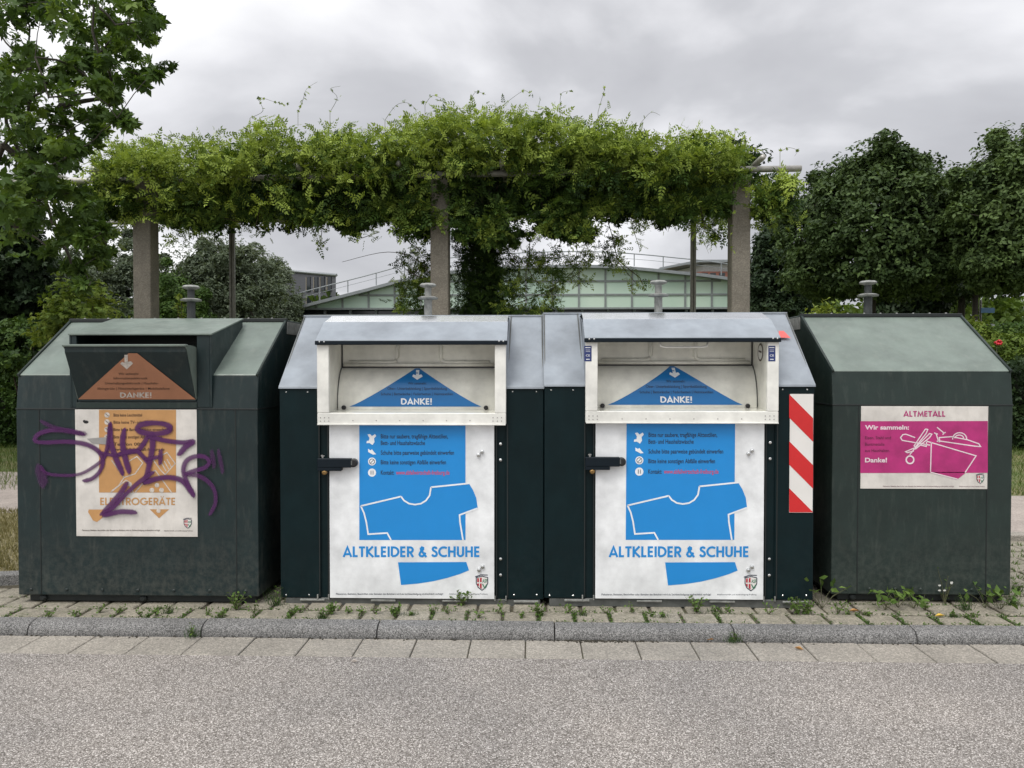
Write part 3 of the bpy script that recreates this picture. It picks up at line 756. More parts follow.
p_ = at(322.6, 456, F2-.03); MB().lathe((p_.x, p_.y, p_.z-.012), [(.006, 0), (.006, .008), (.012, .01), (.012, .016), (.006, .02)], 12).build('lever_bolt', M['chrome'], lev)
# hood: cream frame around the chute
il = at(328.8, 380, HF).x; ir = at(494.8, 380, HF).x
fm = MB()
fm.box(hxl, il, HF, HF+.03, oz0, lipz, .003); fm.box(ir, hxr, HF, HF+.03, oz0, lipz, .003); fm.box(hxl, hxr, HF, HF+.032, hz0, oz0-.0005, .004)
fm.box(hxl+.002, hxr-.002, HF-.010, HF, hz0-.004, hz0+.004, .0015)
frm = fm.build('hood_frame', M['cream'], b2)
rv = [(x, 420.5) for x in np.linspace(353, 470, 6)]+[(x, y) for x in (320.5, 324.5, 328.8, 493, 497.4, 501.5) for y in (417.6, 421)]
rivets(rv, surf(HF), .0035).parts('hood_rivet', M['tape'], frm)
ws = MB()
yk = HF+.31
for xa_, xb_ in ((hxl+.001, hxl+.006), (hxr-.006, hxr-.001)):        # outer cheeks up to the hood roof
    ws.prism([(HF+.03, hz0+.01), (HF+.03, lipz), (HF+.20, lipz+.085), (yr-.005, zr-.002), (F2+.38, zr-.05), (F2+.05, hz0+.01)], xa_, xb_)
ws.parts('hood_cheek', M['grey_roof'], b2)
ws = MB()
for xa_, xb_ in ((hxl+.008, il), (ir, hxr-.008)):
    ws.prism([(HF+.031, oz0), (HF+.031, lipz), (HF+.20, lipz+.07), (HF+.37, lipz+.10), (HF+.37, oz0)], xa_, xb_)
ws.parts('chute_wall', M['cream_in'], b2)
# hood roof: lip, sloping sheet, almost level galvanised sheet behind
yc = HF+.185; zc = at(412, 321.7, yc).z; yq = HF*1.078; zq = at(412, 315.8, yq).z
rf = MB(); rf.prism([(HF-.012, lipz+.018), (HF-.010, lipz+.026), (yc, zc), (yc, zc-.008)], hxl-.006, hxr+.006, .0015)
roof = rf.build('hood_roof', M['grey_roof'], b2)
MB().prism([(yc+.002, zc-.008), (yc+.002, zc), (yq, zq), (yr+.03, zq+.004), (yr+.03, zq-.006), (yq, zq-.008)], hxl-.002, hxr+.002, .001).build('top_sheet', M['galv'], roof)
MB().box(hxl-.008, hxr+.008, HF-.018, HF+.012, lipz-.002, lipz+.022, .003).build('drip_edge', M['lip'], roof)
rivets([(319.3, 341.8), (324, 341.8), (499, 341.2), (503.3, 341.2)], surf(HF-.018), .005).parts('roof_screw', M['chrome'], roof)
# inside of the chute
dep = HF+.31
uz0 = at(412, 367, dep).z
up = MB(); up.box(il+.001, ir-.001, dep, dep+.012, uz0, lipz+.12, .002)
upo = up.build('inner_flap', M['cream_in'], b2)
e1 = MB()
def emb(xa_, xb_, sgn):
    z_lo = uz0+.030; z_hi = lipz+.10
    e1.tube([(xa_, dep-.002, z_lo), (xb_-sgn*.03, dep-.002, z_lo), (xb_-sgn*.008, dep-.002, z_lo+.010), (xb_, dep-.002, z_lo+.03), (xb_, dep-.002, z_hi)], .013, 8)
w_ = ir-il
emb(il+.05, il+w_*.36, 1); emb(ir-.05, ir-w_*.36, -1)
e1.parts('pressed_rib', M['cream_in'], upo, True)
MB().tube([(il+.02, dep-.010, uz0+.014), (ir-.02, dep-.010, uz0+.014)], .012, 8).build('flap_edge', M['cream_in'], upo)
MB().box(il+.005, ir-.005, dep-.012, dep+.02, uz0-.006, uz0+.001).build('flap_gap', M['black'], upo)
for xg in (il+.001, ir-.009): MB().box(xg, xg+.008, dep-.006, dep-.001, uz0, lipz+.11).build('flap_gap', M['black'], upo)
drum_y0 = HF+.19; dz_lo = at(412, 408.5, drum_y0).z; dz_hi = at(412, 367.5, dep).z
def drum(s):       # s 0 bottom .. 1 top
    a_ = s*math.pi/2*.86
    y = drum_y0+(dep-drum_y0)*(1-math.cos(a_))/(1-math.cos(math.pi/2*.86)); z = dz_lo+(dz_hi-dz_lo)*math.sin(a_)/math.sin(math.pi/2*.86)
    return y, z
pf = [drum(i/14) for i in range(15)]+[(dep+.02, dz_hi), (dep+.02, dz_lo-.03), (drum_y0, dz_lo-.03)]
dr = MB().prism(pf, il+.006, ir-.006, 0).build('drum', M['cream_in'], b2)
sd = MB()
for xx in (il+.003, ir-.003): sd.tube([(xx, y-.002, z) for y, z in pf[:15]], .0035, 5)
sd.parts('drum_seal', M['frame_steel'], dr)
MB().prism([(HF+.031, oz0-.012), (HF+.031, oz0-.001), (drum_y0-.001, dz_lo-.006), (drum_y0-.001, dz_lo-.016)], il, ir, 0).build('sill', M['cream_sill'], b2)
bf_ = MB()
for px in (343.8, 486): p_ = at(px, 407.8, drum_y0-.01); bf_.lathe((p_.x, drum_y0-.004, dz_lo+.006), [(.014, 0), (.014, .010), (.009, .014)], 12, 'y')
bf_.parts('rubber_stop', M['black'], b2)
def drumfn(off):
    def fn(px, py):
        # pixel row -> parameter on the drum
        lo, hi = 0.0, 1.0
        for _ in range(18):
            s = (lo+hi)/2; y, z = drum(s); d = at(px, py, y).z
            if z < d: lo = s
            else: hi = s
        y, z = drum(s); y2, z2 = drum(min(1, s+.01)); t = Vector((0, y2-y, z2-z)).normalized(); nrm = Vector((0, -t.z, t.y))
        return (at(px, py, y).x, y+nrm.y*off, z+nrm.z*off)
    return fn
D1, D2 = drumfn(.0015), drumfn(.0028)
rows = 16; tr = MB(); prev = None
for i in range(rows+1):
    py = 406.6-(406.6-368.6)*i/rows; t = i/rows
    xl_ = 349.5+(415.5-349.5)*(t**.88); xr_ = 481.5+(419.5-481.5)*(t**.88)
    cur = [D1(xl_+(xr_-xl_)*k/4, py) for k in range(5)]
    if prev:
        for k in range(4): tr.face([prev[k], prev[k+1], cur[k+1], cur[k]])
    prev = cur
trs = tr.build('chute_sticker', M['blue_deep'], dr)
tx = MB()
text(tx, 'Wir sammeln:', 408, 426.5, 384.6, 2.5, D2, .004); text(tx, 'Ober- Unterbekleidung | Sportbekleidung', 387.5, 447, 389.9, 2.7, D2, .004); text(tx, 'Schuhe | Bettwäsche | Federbetten | Heimtextilien', 381, 453, 395.3, 2.7, D2, .004)
tx.build('chute_lettering', M['ink'], dr)
tx = MB(); caps(tx, 'DANKE!', 401, 432, 404.6, 6.2, D2, .2)
tx.build('thanks_lettering', M['whiteink'], dr); tx = MB()
poly(tx, [(416.2, 370.3), (419.4, 370.3), (419.0, 375.2), (421.3, 374.6), (422.8, 376.6), (417.2, 380), (412.2, 376.6), (413.4, 374.6), (416, 375.6)], D2)
tx.build('chute_arrow', M['whiteink'], dr)
lifting(b2, (X0+X1)/2, (yr+yt)/2, zr-.004, False)

# its twin
b3 = copy_tree(b2)
dX = at(544.4, 480, F2-.015).x-at(280, 480, F2).x
b3.location = b2.location+Vector((dX, -.015, .014))
b3['label'] = 'right clothes and shoe container of the pair, with red and white striped warning board'
EX = dX
def sp(o_): return o_
F3 = F2-.015; HF3 = HF-.015
# warning board
mb = MB(); plate(mb, 789, 813.3, 394, 512.5, F3-.001, .004, .0005); wb = mb.build('warning_board', M['warn_white'], b3)
W1 = surf(F3-.0060); mb = MB()
xL, xR = 789.2, 813.1; per = 47.0; hgt = 23.5; sl_ = 24.0
k = 0; y = 394.2-per*2+0.0
def clip(pts, y0, y1):
    def cl(ps, f, inter):
        o = []
        for i in range(len(ps)):
            a, b = ps[i-1], ps[i]
            if f(b):
                if not f(a): o.append(inter(a, b))
                o.append(b)
            elif f(a): o.append(inter(a, b))
        return o
    def it(yv): return lambda a, b: (a[0]+(b[0]-a[0])*(yv-a[1])/(b[1]-a[1]), yv)
    ps = cl(pts, lambda p: p[1] >= y0, it(y0))
    return cl(ps, lambda p: p[1] <= y1, it(y1)) if ps else ps
for k in range(-1, 4):
    ys = 394.2+per*k
    ps = clip([(xL, ys), (xR, ys+sl_), (xR, ys+sl_+hgt), (xL, ys+hgt)], 394.2, 512.3)
    if len(ps) > 2: poly(mb, ps, W1)
mb.build('warning_stripes', M['warn_red'], wb)
# sticker on the sloping lid
def slopefn(off):
    def fn(px, py):
        lo, hi = 0., 1.
        for _ in range(20):
            s = (lo+hi)/2; y = F3+(yr-.03-F3)*s; z = ze+.036+(zr-ze)*s
            if z < at(px, py, y).z: lo = s
            else: hi = s
        return (at(px, py, y).x, y-off, z+off)
    return fn
mb = MB(); poly(mb, [(778.6, 331.5), (783.5, 331.5), (790.5, 338.6), (778.6, 338.2)], slopefn(.004)); mb.build('red_sticker', M['red_sticker'], b3)
for xa_, xb_ in ((584.2, 591.6), (768.3, 775.4)):
    mb = MB(); poly(mb, [(xa_, 345.8), (xb_, 345.8), (xb_, 361.3), (xa_, 361.3)], surf(HF3-.0012)); st_ = mb.build('rating_sticker', M['navy'], b3)
    mb = MB(); s_ = surf(HF3-.0022); c_ = (xa_+xb_)/2
    text(mb, 'CE', c_-2, c_+2, 356.5, 2.2, s_, .0); line(mb, [(c_-2.6, 347.6), (c_+2.6, 347.6)], .7, s_)
    line(mb, [(c_-2.2, 350), (c_+2.2, 350)], .3, s_); line(mb, [(c_-2.2, 351.5), (c_+2.2, 351.5)], .3, s_); line(mb, [(c_-1.8, 359.3), (c_+1.8, 359.3)], .7, s_)
    mb.build('sticker_print', M['whiteink'], st_)
xw = ir+dX-.0015
mb = MB(); pts = [(xw, HF3+.14+.055*math.cos(a_*math.pi/9), lipz-.045+.055*math.sin(a_*math.pi/9)) for a_ in range(18)]
mb.face(pts); pts = [(xw-.001, HF3+.14+.044*math.cos(a_*math.pi/9), lipz-.045+.044*math.sin(a_*math.pi/9)) for a_ in range(18)]; mb.face(pts, 1)
mb.face([(xw-.002, HF3+.14+dy, lipz-.045+dz) for dy, dz in ((-.03, -.006), (.03, .004), (.03, .014), (-.03, .006))], 0)
mb.build('oval_sticker', [M['brownink'], M['cream']], b3)
c_ = (il+ir)/2+dX
MB().tube([(c_-.13, HF3+.04, lipz+.02), (c_-.12, HF3+.035, lipz-.010), (c_-.10, HF3+.035, lipz-.016), (c_+.13, HF3+.035, lipz-.016), (c_+.15, HF3+.035, lipz-.010), (c_+.16, HF3+.04, lipz+.02)], .006, 8).build('pull_handle', M['cream'], b3)
# ------------------------------------------------------------------ ground
def struct(o): o['kind'] = 'structure'; return o
def grid_sheet(name, x0, x1, y0, y1, z, mat):
    me = bpy.data.meshes.new(name); me.from_pydata([(x0, y0, z), (x1, y0, z), (x1, y1, z), (x0, y1, z)], [], [(0, 1, 2, 3)]); return struct(link(name, me, mat))
RZ = -.07
YG0 = gr(512, 658.5, RZ).y; YG1 = gr(512, 640, RZ).y; YK1 = gr(512, 621.0, 0).y; YP1 = gr(512, 611.3, 0).y
print('gutter', YG0, YG1, YK1, YP1)
grid_sheet('ground', -900, 900, -300, 1500, -.16, M['lawn'])
grid_sheet('road', -90, 90, -40, YG0, RZ, M['asphalt'])
# gutter stones
mb = MB(); x = gr(9.8, 654, RZ).x; w = (gr(996, 662, RZ).x-x)/17.0
print('gutter stone', w)
for k in range(-26, 44):
    a = x+k*w; j = [random.uniform(-.002, .002) for _ in range(4)]
    mb.box(a+.003, a+w-.003, YG0+.002, YG1-.002, RZ-.06, RZ+.001+j[0], .004, rot=Matrix.Rotation(j[1]*1.2, 4, 'X')@Matrix.Rotation(j[2]*.8, 4, 'Y'))
struct(mb.build('gutter', M['gutter']))
grid_sheet('gutter_bed', -14, 16, YG0-.004, YK1+.0, RZ-.012, M['joint'])
# kerb with rounded worn front edge
mb = MB(); kx = [gr(px, 630, -.02).x for px in (20, 201, 374, 548, 727, 911)]; kw = (kx[-1]-kx[0])/5
for k in range(-8, 16):
    a = kx[0]+k*kw; dz = random.uniform(-.003, .003)
    prof = [(YG1+.001, -.14), (YG1+.001, RZ+.014), (YG1+.006, RZ+.034), (YG1+.016, RZ+.049), (YG1+.036, RZ+.062), (YK1-.004, .002+dz), (YK1-.002, -.14)]
    mb.prism(prof, a+.003, a+kw-.003, .004)
struct(mb.build('kerb', M['kerb']))
# pavers: bevelled stones over a soil bed
mb = MB(); pw = .205; rows = 10; yy = YK1+.008
rowd = [YP1-YK1]+[.20]*11
x_off = gr(432, 616, 0).x
y = YK1
for r_, d in enumerate(rowd):
    gap = .016
    sh = 0 if r_ == 0 else random.uniform(0, pw)
    for k in range(-34, 46):
        a = x_off+k*pw+sh
        if y > 4.78 and a < -3.25: continue
        if y > 6.35: continue
        dz = random.uniform(-.004, .003); jx = random.uniform(-.003, .003)
        top = [(a+gap*.6+jx, y+.006), (a+pw-gap*.6+jx, y+.006), (a+pw-gap*.6+jx, y+d-.008), (a+gap*.6+jx, y+d-.008)]
        t = bmesh.new(); i_ = .007
        b_ = [t.verts.new((p[0], p[1], -.05)) for p in top]; m_ = [t.verts.new((p[0], p[1], -.006+dz)) for p in top]
        cx_, cy_ = a+pw/2, y+d/2
        u_ = [t.verts.new((p[0]+(i_ if p[0] < cx_ else -i_), p[1]+(i_ if p[1] < cy_ else -i_), dz)) for p in top]
        t.faces.new(u_)
        for q in range(4):
            t.faces.new((b_[q], b_[(q+1) % 4], m_[(q+1) % 4], m_[q])); t.faces.new((m_[q], m_[(q+1) % 4], u_[(q+1) % 4], u_[q]))
        mb.add(t)
    y += d
struct(mb.build('pavement', M['paver']))
grid_sheet('pavement_bed', -11, 13, YK1-.001, 6.62, -.0105, M['joint'])
# rear kerbs: raised verge behind the left, low kerb at the right
mb = MB(); mb.tube
def strip_kerb(pts, w, z0, z1, mat, name):
    m_ = MB(); L = []
    for q in stroke2d(pts, w):
        m_.prismxy([(q[0].x, q[0].y), (q[1].x, q[1].y), (q[2].x, q[2].y), (q[3].x, q[3].y)], z0, z1, .008)
    return struct(m_.build(name, mat))
kl = [(-9, 4.62), (-5.5, 4.78), (-4.0, 4.93), (-3.4, 5.05), (-3.05, 5.35), (-2.9, 6.0), (-2.85, 6.6)]
strip_kerb(kl, .11, -.1, .062, M['kerb'], 'rear_kerb')
m_ = MB(); m_.face([(x, y+.03, .045) for x, y in kl[:-1]]+[(-2.85, 6.6, .045), (-2.85, 7.2, .045), (-9.0, 7.2, .045)]); struct(m_.build('verge', M['verge']))
strip_kerb([(-2.8, 6.5), (3, 6.5), (12, 6.62)], .14, -.1, .05, M['gutter'], 'path_kerb')
def quad(name, pts, z, mat): m_ = MB(); m_.face([(x, y, z) for x, y in pts]); return struct(m_.build(name, mat))
quad('path', [(-14, 7.25), (-3, 7.1), (3, 6.6), (16, 6.5), (16, 8.4), (5, 8.5), (-5, 10.0), (-14, 10.4)], .040, M['path'])
quad('lawn', [(-14, 7.1), (16, 6.2), (120, 20), (160, 400), (-160, 400), (-120, 20)], .022, M['lawn'])

# ------------------------------------------------------------------ leaves
def unit(v): return v/np.maximum(1e-9, np.linalg.norm(v, axis=1, keepdims=True))
T_RH = (np.array([[0, 0, 0], [.5, .26, .05], [1, 0, -.06], [.5, -.26, .05]]), [(0, 1, 2), (0, 2, 3)])
def fan(angles, lens, wid, droop=.15):
    V = [[0, 0, 0]]; F = []
    for a, l in zip(angles, lens):
        c, s = math.cos(R(a)), math.sin(R(a)); i = len(V)
        V += [[c*l*.5-s*wid*l, s*l*.5+c*wid*l, -.01], [c*l, s*l, -droop*l], [c*l*.5+s*wid*l, s*l*.5-c*wid*l, -.01]]
        F.append((0, i, i+1)); F.append((0, i+1, i+2))
    return np.array(V), F
T_VINE = fan((-75, -38, 0, 38, 75), (.62, .85, 1, .85, .62), .18, .28)
T_MAPLE = fan((-118, -58, 0, 58, 118), (.5, .82, 1, .82, .5), .25, .15)
T_CLUMP = fan((-80, 0, 95, 180), (.8, 1, .75, .6), .34, .2)
def pinn():
    V = []; F = []
    for i in range(4):
        for s in (1, -1):
            a = R(58-6*i)*s; c_, s_ = math.cos(a), math.sin(a); l = .36*(1-.08*i); w_ = .075; x = .12+i*.22; z = -.03*i-.02*i*i; k = len(V)
            V += [[x, 0, z], [x+c_*l*.45-s_*w_, s_*l*.45+c_*w_, z-.01], [x+c_*l, s_*l, z-.10*l], [x+c_*l*.45+s_*w_, s_*l*.45-c_*w_, z-.01]]; F += [(k, k+1, k+2), (k, k+2, k+3)]
    k = len(V); V += [[.85, 0, -.2], [1.02, .08, -.24], [1.24, 0, -.34], [1.02, -.08, -.24]]; F += [(k, k+1, k+2), (k, k+2, k+3)]
    return np.array(V), F
T_PINN = pinn()
def leaves(name, C_, size, mat, tint, tpl=T_RH, parent=None, up=.6, nrm=None, jit=.3):
    n = len(C_); V, F = tpl; k = len(V)
    nz = rng.normal(size=(n, 3))*.55; nz[:, 2] += up
    if nrm is not None: nz += nrm
    nz = unit(nz); t = unit(np.cross(nz, rng.normal(size=(n, 3)))); b = np.cross(nz, t)
    s = (size*(1+jit*rng.uniform(-1, 1, n)))[:, None, None]
    P_ = C_[:, None, :]+s*(V[None, :, 0:1]*t[:, None, :]+V[None, :, 1:2]*b[:, None, :]+V[None, :, 2:3]*nz[:, None, :])
    co = P_.reshape(-1, 3)
    if parent is not None: co = co-np.array(origin(parent))
    f = (np.arange(n)[:, None, None]*k+np.array(F)[None]).reshape(-1)
    nf = n*len(F); me = bpy.data.meshes.new(name)
    me.vertices.add(len(co)); me.vertices.foreach_set('co', co.astype(np.float32).ravel())
    me.loops.add(nf*3); me.loops.foreach_set('vertex_index', f.astype(np.int32))
    me.polygons.add(nf); me.polygons.foreach_set('loop_start', (np.arange(nf)*3).astype(np.int32))
    a = me.attributes.new('tint', 'FLOAT', 'FACE')
    tt = np.clip(tint+rng.normal(size=n)*.12, 0, 1) if not np.isscalar(tint) else np.clip(tint+rng.normal(size=n)*.15, 0, 1)
    a.data.foreach_set('value', np.repeat(tt, len(F)).astype(np.float32))
    me.update(calc_edges=True); me.validate()
    o = bpy.data.objects.new(name, me); col.objects.link(o); me.materials.append(mat)
    if parent is not None: o.parent = parent
    return o
def grow(root, nodes, r0, expo=.5, rmin=.006, n=6):
    """connect nodes into a branching tree from root point; returns list of (pts, radii) tubes"""
    nodes = sorted([Vector(p) for p in nodes], key=lambda p: (p-root).length)
    P_ = [root]; par = [-1]
    for p in nodes:
        best = min(range(len(P_)), key=lambda i: (P_[i]-p).length+.25*(P_[i]-root).length)
        P_.append(p); par.append(best)
    cnt = [1]*len(P_)
    for i in range(len(P_)-1, 0, -1): cnt[par[i]] += cnt[i]
    out = []
    for i in range(1, len(P_)):
        a, b = P_[par[i]], P_[i]; L = (b-a).length
        ra = max(rmin, r0*(cnt[i]/cnt[0])**expo); rb = max(rmin*.7, ra*.7)
        mid = (a+b)/2+Vector((random.uniform(-1, 1), random.uniform(-1, 1), random.uniform(-.3, 1)))*L*.09
        out.append(([a, mid, b], [ra, (ra+rb)/2, rb]))
    return out
def tree(name, label, cat, x, y, H, cz, rx, rz, nclump, per, leaf, mat, crown_tint=.5, trunk_r=.16, group=None, clear=None, cr=.62, tpl=T_CLUMP, ztrunk0=0, squash=1.0, seed=0, ry=None):
    g = np.random.default_rng(seed+5); ry = ry or rx
    root = thing(name, label, cat, (x, y, 0), group)
    # clump centres on and inside a lumpy ellipsoid
    d = unit(g.normal(size=(nclump, 3))); rad = g.uniform(.25, 1.0, nclump)**.45
    lump = .95+.07*np.sin(3*np.arctan2(d[:, 1], d[:, 0])+seed)+.05*np.sin(5*d[:, 2]*3+seed*2)+g.normal(size=nclump)*.07
    C_ = np.stack([d[:, 0]*rx*rad*lump, d[:, 1]*ry*rad*lump, d[:, 2]*rz*rad*lump], 1)+np.array([x, y, cz])
    C_[:, 2] = np.maximum(C_[:, 2], clear if clear else 0)
    crs = cr*g.uniform(.5, 1.25, nclump)
    t = unit(g.normal(size=(nclump*per, 3))); rr = g.uniform(.45, 1, nclump*per)**.5
    ctr = np.repeat(C_, per, 0); cs = np.repeat(crs, per)
    P_ = ctr+t*(rr*cs)[:, None]*np.array([1, 1, .8])
    tint = np.clip(np.repeat(g.normal(size=nclump)*.14+crown_tint, per), 0, 1)
    nf = int(nclump*per*.16); df = unit(g.normal(size=(nf, 3))); rf_ = g.uniform(.5, 1.03, nf)**.7
    lf = .97+.08*np.sin(3*np.arctan2(df[:, 1], df[:, 0])+seed)+.06*np.sin(5*df[:, 2]*3+seed*2)+.05*np.sin(df[:, 0]*13+seed)*np.sin(df[:, 2]*11)
    Pf = df*(rf_*lf)[:, None]*np.array([rx+cr*.4, ry+cr*.4, rz+cr*.3])+np.array([x, y, cz]); Pf[:, 2] = np.maximum(Pf[:, 2], (clear or 0)-.1+g.normal(size=nf)*.2)
    P_ = np.concatenate([P_, Pf]); t = np.concatenate([t, df]); tint = np.concatenate([tint, np.clip(g.normal(size=nf)*.15+crown_tint, 0, 1)])
    leaves('crown', P_, leaf, mat, tint, tpl, root, up=.5, nrm=t*.7)
    mb = MB(); top = Vector((x, y, cz+rz*.5)); fork = Vector((x, y, max((clear or 1.5)+.2, cz-rz*.75)))
    mb.tube([(x, y, ztrunk0-.1), (x+.02, y, .4), (x-.04, y, fork.z*.6), fork], [trunk_r*1.35, trunk_r, trunk_r*.9, trunk_r*.8], 10)
    tr = mb.build('trunk', M['bark'], root, True)
    lb = MB()
    for pts, rd in grow(fork, [tuple(c) for c in C_[:min(nclump, 46)]], trunk_r*.75, .5, .012): lb.tube(pts, rd, 5, False)
    lb.build('limbs', M['bark'], root, True)
    return root

# ------------------------------------------------------------------ trees to the right
def X_(px, Y): return at(px, 300, Y).x
GR = 'trees behind the containers on the right'
def ytop(py, Y): return at(512, py, Y).z
def tr2(name, label, px, Y, ytp, half_px, zlow, n, per, leaf, mat, tint, tr_, clear, cr, seed, grp=GR, ct=None):
    H = ytop(ytp, Y)-cr*.4; rz = (H-zlow)/2; cx = X_(px if ct is None else ct, Y); rx = half_px*Y/770-cr*.5
    return tree(name, label, 'tree', cx, Y, H, (H+zlow)/2, rx, rz, n, per, leaf, mat, tint, tr_, grp, clear, cr, T_LEAF2, seed=seed)
T_LEAF2 = fan((-50, 50), (1, .9), .30, .2)
tr2('shade_tree', 'tall dark green tree with a broad domed crown standing behind the narrow container', 872, 26, 148, 94, 2.7, 280, 210, .150, M['leaf_dark'], .5, .17, 4.2, .40, 1)
tr2('shade_tree', 'very dark tree tucked between the right concrete post and the domed tree', 776, 33, 212, 36, .8, 120, 230, .18, M['leaf_black'], .55, .15, .8, .42, 2)
tr2('shade_tree', 'lower crown between the domed tree and the tree at the right edge', 962, 34, 172, 60, 3.6, 190, 230, .18, M['leaf_dark'], .4, .16, 4.9, .5, 3)
tr2('shade_tree', 'tall loose crowned tree cut by the right edge of the photo, bare slim trunk below', 1034, 23, 126, 84, 3.0, 260, 230, .135, M['leaf_dark'], .72, .13, 4.0, .38, 4)
tr2('shade_tree', 'dark tree beyond the edge tree at the far right', 1110, 31, 130, 90, 3.4, 110, 250, .2, M['leaf_dark'], .45, .16, 4.5, .6, 9)
tr2('shade_tree', 'slim dark trunked tree seen under the crowns just right of the narrow container', 976, 30, 205, 40, 3.8, 60, 260, .2, M['leaf_black'], .5, .12, 4.8, .55, 20)
tr2('shade_tree', 'farther tree hidden mostly behind the domed tree', 915, 38, 200, 50, 3.0, 50, 260, .24, M['leaf_black'], .5, .14, 3.6, .6, 21)
GW = 'willows behind the pergola'
tr2('willow_tree', 'silvery grey-green willow directly behind the thin steel post on the left', 218, 34, 226, 66, .2, 260, 240, .115, M['leaf_olive'], .5, .16, .4, .36, 40, GW)
tr2('willow_tree', 'silvery willow left of the left concrete post', 120, 36, 232, 70, .2, 260, 240, .12, M['leaf_olive'], .42, .16, .4, .36, 41, GW)
tr2('willow_tree', 'rounded pale willow beside the dark grey block', 262, 40, 248, 48, .2, 180, 240, .13, M['leaf_olive'], .6, .14, .4, .38, 42, GW)
tr2('willow_tree', 'darker bushy willow behind the left concrete post', 172, 31, 264, 42, .2, 140, 240, .11, M['leaf_hedge2'], .6, .12, .4, .36, 43, GW)
tr2('willow_tree', 'willow partly hidden by the overhanging maple', 50, 32, 240, 60, .3, 90, 250, .13, M['leaf_olive'], .4, .16, .4, .45, 44, GW)

# ------------------------------------------------------------------ hedges
def hedge(name, label, x0, x1, y0, y1, h, n, mat, tint, leaf=.07, core=True):
    root = thing(name, label, 'hedge', ((x0+x1)/2, (y0+y1)/2, 0))
    if core:
        mb = MB(); nx = int((x1-x0)/.4)
        mb.box(x0+.1, x1-.1, y0+.12, y1-.12, 0, h-.12, .05); mb.build('dark_core', M['core'], root)  # solid near-black box, the hedge's inner shade put in as colour
    u = rng.uniform(size=(n, 3)); f = rng.uniform(size=n)
    P_ = np.stack([x0+(x1-x0)*u[:, 0], y0+(y1-y0)*u[:, 1], .02+(h-.02)*u[:, 2]], 1)
    s_ = (y1-y0)+h*2; side = f < .55; top = (f >= .55) & (f < .8); en = f >= .8
    P_[side, 1] = y0+rng.normal(size=side.sum())*.05; P_[top, 2] = h+rng.normal(size=top.sum())*.05; P_[en, 0] = np.where(rng.uniform(size=en.sum()) < .5, x0, x1)+rng.normal(size=en.sum())*.05
    wob = .07*np.sin(P_[:, 0]*5.1)+.05*np.sin(P_[:, 0]*11+2*P_[:, 2]*3)
    P_[side, 1] += wob[side]; P_[top, 2] += wob[top]
    leaves('foliage', P_, leaf, mat, np.clip(tint+.18*np.sin(P_[:, 0]*3+P_[:, 2]*4), 0, 1), T_CLUMP, root, .5)
    return root
hedge('hedge', 'dark clipped hedge at the left edge behind the lawn', -15, -6.4, 13.4, 14.6, at(20, 356, 13.6).z, 34000, M['leaf_hedge2'], .35, .06)
hedge('hedge', 'dark clipped hedge at the right edge behind the narrow container', 6.6, 16, 13.4, 14.6, at(1010, 366, 13.6).z, 26000, M['leaf_hedge'], .55, .06)
def bush(name, label, px, py, Y, rx, rz, n, mat, leaf, tint=.5, tpl=T_CLUMP, cat='bush', nst=12):
    c = at(px, py, Y); root = thing(name, label, cat, (c.x, Y, 0))
    k = max(6, n//90); d = unit(rng.normal(size=(k, 3))); C_ = np.array(c)+d*np.array([rx, rx*.8, rz])*(rng.uniform(.3, 1, k)**.5)[:, None]
    ctr = np.repeat(C_, n//k, 0); P_ = ctr+rng.normal(size=ctr.shape)*.16*np.array([rx, rx, rz])*1.3
    P_[:, 2] = np.maximum(P_[:, 2], .03)
    leaves('foliage', P_, leaf, mat, np.clip(np.repeat(rng.normal(size=k)*.15+tint, n//k), 0, 1), tpl, root, .5, nrm=unit(P_-np.array(c))*.6)
    mb = MB()
    for q in C_[:nst]: mb.tube([(c.x, Y, 0), ((c.x*1.3+q[0])/2.3, (Y+q[1])/2, q[2]*.45), tuple(q)], [.02, .013, .005], 5, False)
    mb.parts('stem', M['stem'], root, True)
    return root
bush('bush', 'bright yellow-green bush left of the graffiti container under the maple', 78, 322, 11.6, .55, .50, 2300, M['leaf_bush'], .075, .6, T_VINE)
bush('bush', 'green leafy bush in front of the dark hedge at the left', 30, 350, 12.6, .8, .40, 2600, M['leaf_hedge2'], .08, .55)
bush('shrub', 'pale leafed shrub peeping over the left end of the narrow container', 816, 318, 11.5, .30, .26, 300, M['leaf_bush'], .085, .75, T_RH, nst=10)
bush('shrub', 'small bright shrub beside the lifting post of the graffiti container', 180, 322, 11.0, .08, .34, 120, M['leaf_bush'], .08, .8, T_RH)
bush('rose_bush', 'yellow-green rose bush with red blooms above the right hedge', 1018, 352, 15.2, .55, .34, 2600, M['leaf_bush'], .07, .35, T_LEAF2)
bush('bush', 'bright green loose bush between the slim trunks at the right', 980, 338, 22, .55, .45, 1800, M['leaf_bush'], .10, .5, T_LEAF2)
bush('bush', 'pale bush with reddish flowers beyond the narrow container', 968, 352, 17, .35, .30, 1000, M['leaf_bush'], .08, .55, T_LEAF2)
bush('bush', 'dark round bush far behind the slim trunks at the right', 1000, 338, 30, 2.4, .5, 3000, M['leaf_hedge2'], .14, .6, T_LEAF2)
